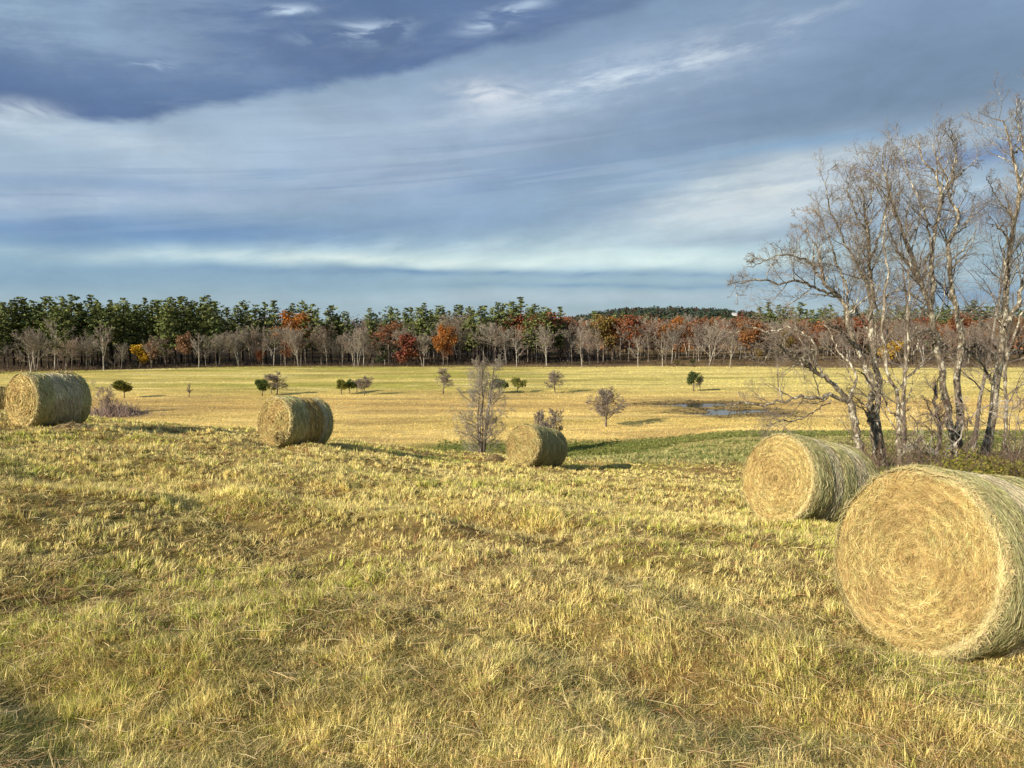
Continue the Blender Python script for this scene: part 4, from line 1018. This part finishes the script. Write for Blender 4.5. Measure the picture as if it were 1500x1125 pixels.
def bale(fx, fy, az, Rb, Lb, nf, ns, lab='', pitch=None, w=0.004, sl=0.11, bands=((0.0, 0.30, 'g'),), knot=False, rough=0.0, ragged=0.0, seed=0, shade=1.0, edge=True, goldp=(4, 3, 3, 1.6, 1.2)):
    # stand the front face where the line of sight through its centre meets a height of one radius over the ground
    ax2 = np.array([sin(az), cos(az)])
    x, y = fx, fy
    zf = tz(x, y); zb = tz(x + ax2[0] * Lb, y + ax2[1] * Lb); slope = (zb - zf) / Lb if pitch is None else pitch
    X = unit(np.array([ax2[0], ax2[1], slope])); Yv = unit(np.cross([0, 0, 1.0], X)); Z = np.cross(X, Yv)
    ctr = np.array([x, y, zf + Rb * 0.965])
    o = empty('hay_bale', (x, y, zf)); off = ctr - np.array([x, y, zf]); M = np.stack([X, Yv, Z], 0)
    W = lambda p: p @ M + off
    def rad(xx, th):       # the roll's own outline: sagging, slightly lumpy
        r_ = Rb * (1 + 0.018 * (vnoise(th * 3 + 9, xx * 5, seed) - .5) * 2 + rough * (fbm(th * 7, xx * 8, seed + 3, 3) - .5))
        r_ = r_ * (1 - 0.035 * np.exp(-((xx) / 0.05) ** 2) - 0.045 * np.exp(-((xx - Lb) / 0.07) ** 2) - 0.012 * np.sin(xx / Lb * pi * 3) ** 2)
        for b0, b1, k_ in bands:
            r_ = r_ + (0.012 if k_ == 'g' else 0.0) * (sstep(xx, b0, b0 + .03) - sstep(xx, b1 - .03, b1))
        return r_ * (1 - 0.05 * np.exp(-((th + pi / 2) / 0.45) ** 2)) 
    def face_x(r, th):
        q = r / Rb
        return -0.035 * (1 - q ** 2) + 0.05 * np.exp(-(q / 0.10) ** 2) + 0.035 * (fbm(np.cos(th) * q * 5 + 9, np.sin(th) * q * 5 + 9, seed + 5, 4) - .5) * (1 + rough * 20) + 0.010 * np.sin(q * 52 + 0.6 * np.sin(th * 2)) + 0.03 * q ** 12
    def bandcol(xx, th):
        n = len(xx); c_ = pick(GREY, (3, 2, 2, 1.2, 1.5), n)
        for b0, b1, k_ in bands:
            wob = 0.03 * (vnoise(th * 4, xx * 0 + 3, seed + 8) - .5); m_ = (xx > b0 + wob) & (xx < b1 + wob)
            c_[m_] = pick(GREEN if k_ == 'g' else PALE if k_ == 'p' else GOLD, (3, 3, 2, 2, 1.5) if k_ == 'g' else (3, 2, 1, 1) if k_ == 'p' else (2, 3, 1, 2, 1), m_.sum())
        blot = fbm(th * 2.2, xx * 2.5, seed + 11, 3); c_ = c_ * (1 + 0.5 * (blot - 0.5))[:, None]
        return c_ * shade
    # side: a sheet of hay, then the stalks lying on it
    sb = Bag(); na, nl = 128, 34
    tt, ll = np.meshgrid(np.arange(na) / na * 2 * pi - pi, np.linspace(0, Lb, nl), indexing='ij'); t_, l_ = tt.ravel(), ll.ravel()
    rr = rad(l_, t_); V = W(np.stack([l_, rr * np.cos(t_), rr * np.sin(t_)], 1))
    i = np.arange(na)[:, None]; j = np.arange(nl - 1)[None, :]
    q = np.stack([i * nl + j, ((i + 1) % na) * nl + j, ((i + 1) % na) * nl + j + 1, i * nl + j + 1], -1).reshape(-1, 4)
    sb.add(V, q, bandcol(l_, t_) * 0.75)  # sheet darker than its stalks, painting in the shade of the gaps
    th = rng.uniform(-pi, pi, ns); xx = rng.uniform(0.0, Lb, ns); r_ = rad(xx, th) + 0.004 * rnd(ns)
    nr = np.stack([0 * th, np.cos(th), np.sin(th)], 1); tg = np.stack([0 * th, -np.sin(th), np.cos(th)], 1); axv = np.array([[1.0, 0, 0]])
    tilt = 0.20 + 0.30 * rng.normal(size=(ns, 1)); dr = unit(tg + axv * tilt + nr * 0.05 * rng.normal(size=(ns, 1)))
    Lq = sl * (0.5 + rnd(ns)) * 1.1
    V, q, cc = ribbons(np.stack([xx, r_ * np.cos(th), r_ * np.sin(th)], 1), dr, nr, Lq, w * (0.6 + 0.8 * rnd(ns)), 0.03 + 0.09 * rnd(ns) ** 3, bandcol(xx, th))
    sb.add(W(V), q, cc)
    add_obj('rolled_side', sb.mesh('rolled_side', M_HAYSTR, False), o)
    # the two round ends
    for end in (0, 1):
        fb = Bag(); nr_, na = 40, 96
        rr, tt = np.meshgrid(np.linspace(0.001, 1.0, nr_), np.arange(na) / na * 2 * pi - pi, indexing='ij'); r1, t1 = rr.ravel(), tt.ravel()
        re = r1 * rad(np.full(r1.shape, 0.0 if end == 0 else Lb), t1) ; fx_ = face_x(re, t1)
        V = np.stack([fx_ if end == 0 else Lb - fx_, re * np.cos(t1), re * np.sin(t1)], 1)
        i = np.arange(nr_ - 1)[:, None]; j = np.arange(na)[None, :]
        q = np.stack([i * na + j, i * na + (j + 1) % na, (i + 1) * na + (j + 1) % na, (i + 1) * na + j], -1).reshape(-1, 4)
        if end == 0: q = q[:, ::-1]
        fb.add(W(V), q, pick(GOLD, goldp, len(V)) * 0.62 * shade)  # end disc darkened too, shade between stalks put into its colour
        if end == 0:
            r_ = Rb * np.sqrt(rnd(nf)) * 0.995; th = rng.uniform(-pi, pi, nf)
            rad_ = rad(np.zeros(nf), th) / Rb; r_ = r_ * rad_
            er = np.stack([0 * th, np.cos(th), np.sin(th)], 1); et = np.stack([0 * th, -np.sin(th), np.cos(th)], 1)
            q_ = r_ / Rb; sp_ = (0.22 + 0.55 * (1 - q_) + 0.25 * vnoise(np.cos(th) * q_ * 6, np.sin(th) * q_ * 6, seed + 2))[:, None]
            dr = unit(et + er * sp_ * rng.normal(size=(nf, 1)) + axv * 0.10 * rng.normal(size=(nf, 1)))
            mid = np.stack([face_x(r_, th) - 0.006 * rnd(nf), r_ * np.cos(th), r_ * np.sin(th)], 1)
            col = pick(GOLD, goldp, nf) * (0.78 + 0.44 * fbm(np.cos(th) * q_ * 7, np.sin(th) * q_ * 7, seed + 7, 3))[:, None]
            dk = sstep(fbm(np.cos(th) * q_ * 3 + 5, np.sin(th) * q_ * 3, seed + 27, 3), 0.5, 0.66)[:, None] * 0.35; col = col * (1 - dk) + pick([(0.40, 0.24, 0.09), (0.33, 0.19, 0.08), (0.50, 0.34, 0.14)], (1, 1, 1), nf) * dk
            if edge:
                e_ = q_ > 0.86 + 0.055 * (1 + np.cos(th)) + 0.02 * rng.normal(size=nf); col[e_] = pick(PALE, (4, 3, 1.5, .5), e_.sum())
            V, q, cc = ribbons(mid, dr, np.tile([[-1.0, 0, 0]], (nf, 1)), sl * (0.35 + 0.9 * rnd(nf)) * (0.55 + 0.6 * q_), w * (0.6 + 0.9 * rnd(nf)), 0.02 + 0.12 * rnd(nf) ** 3, col * shade * (0.8 + 0.45 * fbm(q_ * 9 + 0.4 * np.cos(th), th * 1.5, seed + 19, 3) ** 1.0)[:, None])
            fb.add(W(V), q, cc)
            # a fringe of loose ends round the rim
            m = nf // 14; th = rng.uniform(-pi, pi, m); r_ = rad(np.zeros(m), th) * (1.0 + 0.012 * rnd(m))
            er = np.stack([0 * th, np.cos(th), np.sin(th)], 1); et = np.stack([0 * th, -np.sin(th), np.cos(th)], 1)
            dr = unit(et * rng.normal(size=(m, 1)) + er * 0.35 * rnd(m, 1) - axv * 0.35 * rng.normal(size=(m, 1)))
            V, q, cc = ribbons(np.stack([rng.normal(size=m) * 0.02, r_ * np.cos(th), r_ * np.sin(th)], 1), dr, unit(er - axv), sl * (0.3 + 0.6 * rnd(m)), w * np.ones(m), 0.1 * rnd(m), pick(PALE, (4, 3, 2, 1), m))
            fb.add(W(V), q, cc)
        add_obj('round_end', fb.mesh('round_end', M_HAYSTR, False), o)
    if knot:                # a small curl of hay slipping out at the foot of the end
        kb = Bag(); m = 900; t = rnd(m) * 2.6 * 2 * pi; r_ = 0.035 + 0.115 * (1 - t / 17.0)
        c0 = np.array([-0.03, -0.12 * Rb, -0.62 * Rb]) 
        p = np.stack([c0[0] + rng.uniform(-0.07, 0.03, m), c0[1] + r_ * np.cos(t) * 1.0 - 0.22, c0[2] + r_ * 1.15 * np.sin(t)], 1)
        er = np.stack([0 * t, np.cos(t), np.sin(t)], 1); et = np.stack([0 * t, -np.sin(t), np.cos(t)], 1)
        V, q, cc = ribbons(p, unit(et + 0.2 * rng.normal(size=(m, 3))), er, np.full(m, .09), np.full(m, w * 1.3), np.full(m, .05), pick(PALE, (4, 3, 2, 2), m)); kb.add(W(V), q, cc)
        add_obj('loose_curl', kb.mesh('loose_curl', M_HAYSTR), o)
    if ragged:              # torn hay standing off the top of the roll
        kb = Bag(); m = 700; xx = Lb * 0.80 + rng.normal(size=m) * 0.12; th = 1.25 + rng.normal(size=m) * 0.22
        r_ = rad(xx, th); nr = np.stack([0 * th, np.cos(th), np.sin(th)], 1)
        dr = unit(rng.normal(size=(m, 3)) * 0.8 + nr * 0.5)
        V, q, cc = ribbons(np.stack([xx, r_ * np.cos(th), r_ * np.sin(th)], 1) + nr * (rnd(m, 1) * 0.06 * ragged), dr, nr, sl * (0.4 + rnd(m)), np.full(m, w * 1.3), np.full(m, .1), pick(PALE, (3, 3, 2, 3), m)); kb.add(W(V), q, cc)
        add_obj('torn_hay', kb.mesh('torn_hay', M_HAYSTR), o)
    BALES.append((x, y, az, Rb, Lb))
    return tag(o, lab, 'hay bale', 'round hay bales on the mown hillside')
BALES = []
M_HAYSTR = leafy('hay_stalks', 0.12, 0.22, 60.0)
bale(2.57, 4.82, R(65), 0.61, 1.45, 60000, 50000, pitch=-0.18, lab= 'nearest and largest round hay bale, cut off by the right side of the view', w=0.0032, sl=0.09, bands=((0.0, 0.035, 'p'), (0.035, 0.30, 'g'), (0.6, 1.0, 'g')), seed=1)
bale(3.52, 10.07, R(61), 0.61, 1.33, 26000, 26000, lab= 'second nearest hay bale, just left of the largest, under the leaning tree', w=0.0052, sl=0.10, bands=((0.0, 0.03, 'p'), (0.03, 0.34, 'g'), (0.55, 0.8, 'g'), (1.1, 1.33, 'g')), seed=2)
bale(0.31, 21.73, R(40.5), 0.60, 1.36, 9000, 11000, lab= 'shaggy dull hay bale in the middle with a short dark shadow', w=0.011, sl=0.2, bands=((0.0, 0.05, 'p'), (0.05, 1.36, 'g')), rough=0.05, seed=3, goldp=(3, 4, 3, 2, 4), edge=False, shade=0.85)
bale(-5.52, 17.77, R(35), 0.60, 1.26, 9000, 12000, lab= 'hay bale with a hollow grooved end and small curl at its foot, left of centre', w=0.010, sl=0.13, bands=((0.0, 0.07, 'p'), (0.07, 0.45, 'g'), (0.5, 0.95, 's'), (1.1, 1.32, 'g')), rough=0.02, knot=True, seed=4, goldp=(3, 4, 2, 3, 4))
bale(-10.55, 16.47, R(27), 0.60, 1.20, 9000, 12000, lab= 'green banded hay bale near the left side, torn on its top', w=0.010, sl=0.12, bands=((0.0, 0.06, 'p'), (0.06, 0.36, 'g'), (1.0, 1.20, 'g')), rough=0.02, ragged=1.0, seed=5)
bale(ray(-24, 586)[0] * 30, 30.0, R(62), 0.62, 1.4, 1500, 3500, lab= 'brown hay bale mostly outside the view at the left edge', w=0.02, sl=0.2, bands=((0.0, 1.4, 'o'),), rough=0.03, seed=6, shade=0.8)  # lower tone puts the shade this bale stands in into its colour
def heap(px_, py_, rw, h, n, lab, w=0.011, L=0.16):
    x, y, z = ground_at(px_, py_); hb_ = Bag(); a = rnd(n) * 2 * pi; r_ = rw * np.sqrt(rnd(n)); hh_ = h * np.exp(-(r_ / rw) ** 2 * 2) * rnd(n) ** 0.5
    xs, ys = r_ * np.cos(a), r_ * np.sin(a) * 0.8
    p = np.stack([xs, ys, terrain(x + xs, y + ys) - z + hh_ + 0.01], 1)
    V, q, cc = ribbons(p, unit(rng.normal(size=(n, 3)) * np.array([1, 1, .35])), np.tile([[0, 0, 1.0]], (n, 1)), L * (0.5 + rnd(n)), np.full(n, w), 0.1 + 0.1 * rnd(n), pick([(0.40, 0.30, 0.15), (0.30, 0.20, 0.10), (0.5, 0.4, 0.2)], (3, 2, 2), n))
    hb_.add(V, q, cc); o = add_obj('hay_clump', hb_.mesh('hay_clump', M_HAYSTR), None, (x, y, z))
    return tag(o, lab, 'hay clump')
heap(725, 677, 0.32, 0.22, 1500, 'small dull clump of loose hay left of the middle bale')
heap(108, 630, 0.36, 0.13, 1100, 'loose hay scrap at the foot of the green banded bale')

# ------------------------------------------------------------------ grass, blade by blade on the near hill
def blades(n, ylo, yhi, pxlo, pxhi, h0, wk, pal, seed, clump=10, wmin=0.0035, flat=0.42, keep=None, low=False):
    nt_ = n // clump
    iy = rng.uniform(1 / yhi, 1 / ylo, nt_); ty = 1 / iy; tpx = rng.uniform(pxlo, pxhi, nt_); tx = (tpx - 750) / F * ty
    if keep is not None:
        k = keep(tx, ty); tx, ty = tx[k], ty[k]
    # none where a bale stands
    k = np.ones(len(tx), bool)
    for bx, by, az, Rb, Lb in BALES:
        s_ = (tx - bx) * sin(az) + (ty - by) * cos(az); c_ = (tx - bx) * cos(az) - (ty - by) * sin(az)
        k &= ~((s_ > 0.02) & (s_ < Lb - 0.02) & (np.abs(c_) < Rb * 0.30))
    tx, ty = tx[k], ty[k]; nt_ = len(tx)
    sz = np.maximum(1.0, ty / 9.0) ** 0.55
    g1 = fbm(tx / 0.30, ty / 0.26, seed, 3); g2 = fbm(tx / 2.4, ty / 2.0, seed + 1, 3); g3 = fbm(tx / 0.9 + 40, ty / 0.8, seed + 2, 3)
    th_ = h0 * (0.66 + 0.72 * sstep(g1, 0.34, 0.66)) * (0.75 + 0.5 * rnd(nt_))
    laz = 2 * pi * (1.6 * fbm(tx / 1.3, ty / 1.0, seed + 3, 2)) + rng.normal(size=nt_) * 1.3
    lam = np.where(rnd(nt_) < flat + 0.4 * sstep(g3, 0.55, 0.7), rng.uniform(1.0, 2.6, nt_), rng.uniform(0.15, 0.9, nt_))
    # colour of the tuft
    p_green = sstep(g2, 0.46, 0.66) * 0.55 + 0.10; p_brown = sstep(g3, 0.52, 0.68) * 0.34 + 0.09
    rr = rnd(nt_); kind = np.where(rr < p_green, 1, np.where(rr < p_green + p_brown, 2, 0))
    base = np.array(pal)[kind] if pal != 'ground' else ground_color(tx, ty) * np.array([[1.34, 1.50, 1.80]])
    if pal == 'ground': pal = [tuple(base.mean(0))]
    t = np.repeat(np.arange(nt_), clump); m = len(t)
    s_ = sz[t]
    rx = tx[t] + rng.normal(size=m) * 0.018 * s_; ry = ty[t] + rng.normal(size=m) * 0.018 * s_
    root = np.stack([rx, ry, terrain(rx, ry) - 0.008], 1)
    h = th_[t] * (0.5 + 0.8 * rnd(m)); az = laz[t] + rng.normal(size=m) * 0.8; lean = np.clip(lam[t] * (0.6 + 0.8 * rnd(m)), 0.05, 3.2)
    w = np.maximum(wmin, wk * ry) * (0.6 + 0.8 * rnd(m))
    if low: lean = rng.uniform(1.8, 4.0, m); az = rnd(m) * 2 * pi
    ld = np.stack([np.cos(az), np.sin(az), 0 * az], 1)
    v1 = unit(np.array([[0, 0, 1.0]]) + ld * (0.5 * lean)[:, None]); v2 = unit(np.array([[0, 0, 1.0]]) * (1 - 0.25 * lean)[:, None] + ld * (1.1 * lean)[:, None])
    mid = root + v1 * (0.5 * h)[:, None]; tip = mid + v2 * (0.6 * h)[:, None]
    tip[:, 2] = np.maximum(tip[:, 2], root[:, 2] + 0.012)
    wa = az + pi / 2 + rng.normal(size=m) * 0.6; ws = np.stack([np.cos(wa), np.sin(wa), 0 * wa], 1) * (w / 2)[:, None]
    V = np.stack([root - ws, root + ws, mid - ws * .85, mid + ws * .85, tip], 1).reshape(-1, 3).astype(np.float32)
    i = np.arange(m)[:, None] * 5
    q = i + np.array([[0, 1, 3, 2]]); tr = i + np.array([[2, 3, 4]])
    va = 1.0 if len(pal) > 1 else 0.25
    col = base[t] * (1 + 0.36 * va * (2 * rnd(m, 1) - 1)) * (0.97 - 0.25 * va + 0.5 * va * rnd(nt_, 1)[t]) * (1 + 0.07 * (2 * rnd(m, 3) - 1))
    fl = rnd(m) < (0.20 if len(pal) > 1 else 0.0); col[fl] = np.array(pal[0]) * (0.8 + 0.45 * rnd(fl.sum(), 1))
    bot = col * np.array([[0.62, 0.56, 0.50]])      # blade colour darker and browner toward the foot
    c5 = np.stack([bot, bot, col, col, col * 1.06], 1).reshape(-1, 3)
    return V, q, tr, c5
TP = [(0.62, 0.48, 0.20), (0.32, 0.30, 0.09), (0.33, 0.20, 0.09)]
GP = [(0.92, 0.78, 0.31), (0.56, 0.57, 0.12), (0.46, 0.29, 0.12)]
def emit(name, sets, lab):
    B = Bag()
    for V, q, tr, c5 in sets:
        n0 = B.n; B.add(V, q, c5); B.T.append(tr + n0)
    tag(add_obj(name, B.mesh(name, M_GRASS)), lab, 'grass', kind='stuff')
NB = 1.0
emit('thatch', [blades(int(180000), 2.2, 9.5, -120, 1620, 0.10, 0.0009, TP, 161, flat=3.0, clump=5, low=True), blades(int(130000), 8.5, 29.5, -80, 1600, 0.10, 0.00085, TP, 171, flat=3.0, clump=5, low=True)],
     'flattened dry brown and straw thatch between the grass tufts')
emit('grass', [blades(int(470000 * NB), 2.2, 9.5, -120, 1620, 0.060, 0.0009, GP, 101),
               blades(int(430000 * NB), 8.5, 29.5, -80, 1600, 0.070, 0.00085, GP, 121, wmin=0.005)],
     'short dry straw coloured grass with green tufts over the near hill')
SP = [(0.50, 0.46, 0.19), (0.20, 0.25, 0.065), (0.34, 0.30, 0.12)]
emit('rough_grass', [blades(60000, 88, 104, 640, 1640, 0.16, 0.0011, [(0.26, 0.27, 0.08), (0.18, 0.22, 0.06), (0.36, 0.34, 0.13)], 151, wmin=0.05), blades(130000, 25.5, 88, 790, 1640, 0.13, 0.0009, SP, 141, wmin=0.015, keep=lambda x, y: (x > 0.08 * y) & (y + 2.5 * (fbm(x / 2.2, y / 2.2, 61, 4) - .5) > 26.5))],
     'longer green and tan grass on the slope below the mown hill')
# loose stalks lying about
n = 15000; ys = 1 / rng.uniform(1 / 16, 1 / 2.3, n); xs = (rng.uniform(-100, 1600, n) - 750) / F * ys
lb = Bag(); a = rnd(n) * 2 * pi; dr = unit(np.stack([np.cos(a), np.sin(a), 0.25 * rng.normal(size=n)], 1))
V, q, cc = ribbons(np.stack([xs, ys, terrain(xs, ys) + 0.02 + 0.05 * rnd(n)], 1), dr, np.tile([[0, 0, 1.0]], (n, 1)), rng.uniform(0.05, 0.20, n), np.maximum(0.0028, 0.0008 * ys), 0.08 * rnd(n), pick([(0.68, 0.55, 0.28), (0.42, 0.24, 0.12), (0.55, 0.40, 0.18)], (3, 2, 2), n))
lb.add(V, q, cc); tag(add_obj('loose_straw', lb.mesh('loose_straw', M_STRAW)), 'loose dry stalks left lying on the mown grass', 'straw', kind='stuff')

def dry(x, y): return (pond_mask(x, y) < -0.25) & (y < wood_edge(x) + 12)
emit('stubble', [blades(330000, 95, 300, -40, 1560, 0.13, 0.0007, 'ground', 191, wmin=0.03, clump=3, keep=dry)],
     'pale stubble and dry tussocks across the valley field')

emit('reeds', [blades(26000, 122, 170, 880, 1300, 0.32, 0.0009, [(0.22, 0.17, 0.10), (0.20, 0.19, 0.08), (0.14, 0.11, 0.07)], 201, wmin=0.03, clump=6, keep=lambda x, y: (pond_mask(x, y) > -0.75 + 0.9 * vnoise(x / 2.5, y / 1.2, 5)) & (pond_mask(x, y) < 0.02 + 0.35 * vnoise(x / 1.5, y / 0.9, 8)))],
     'dark brown rushes and wet grass round the pool')
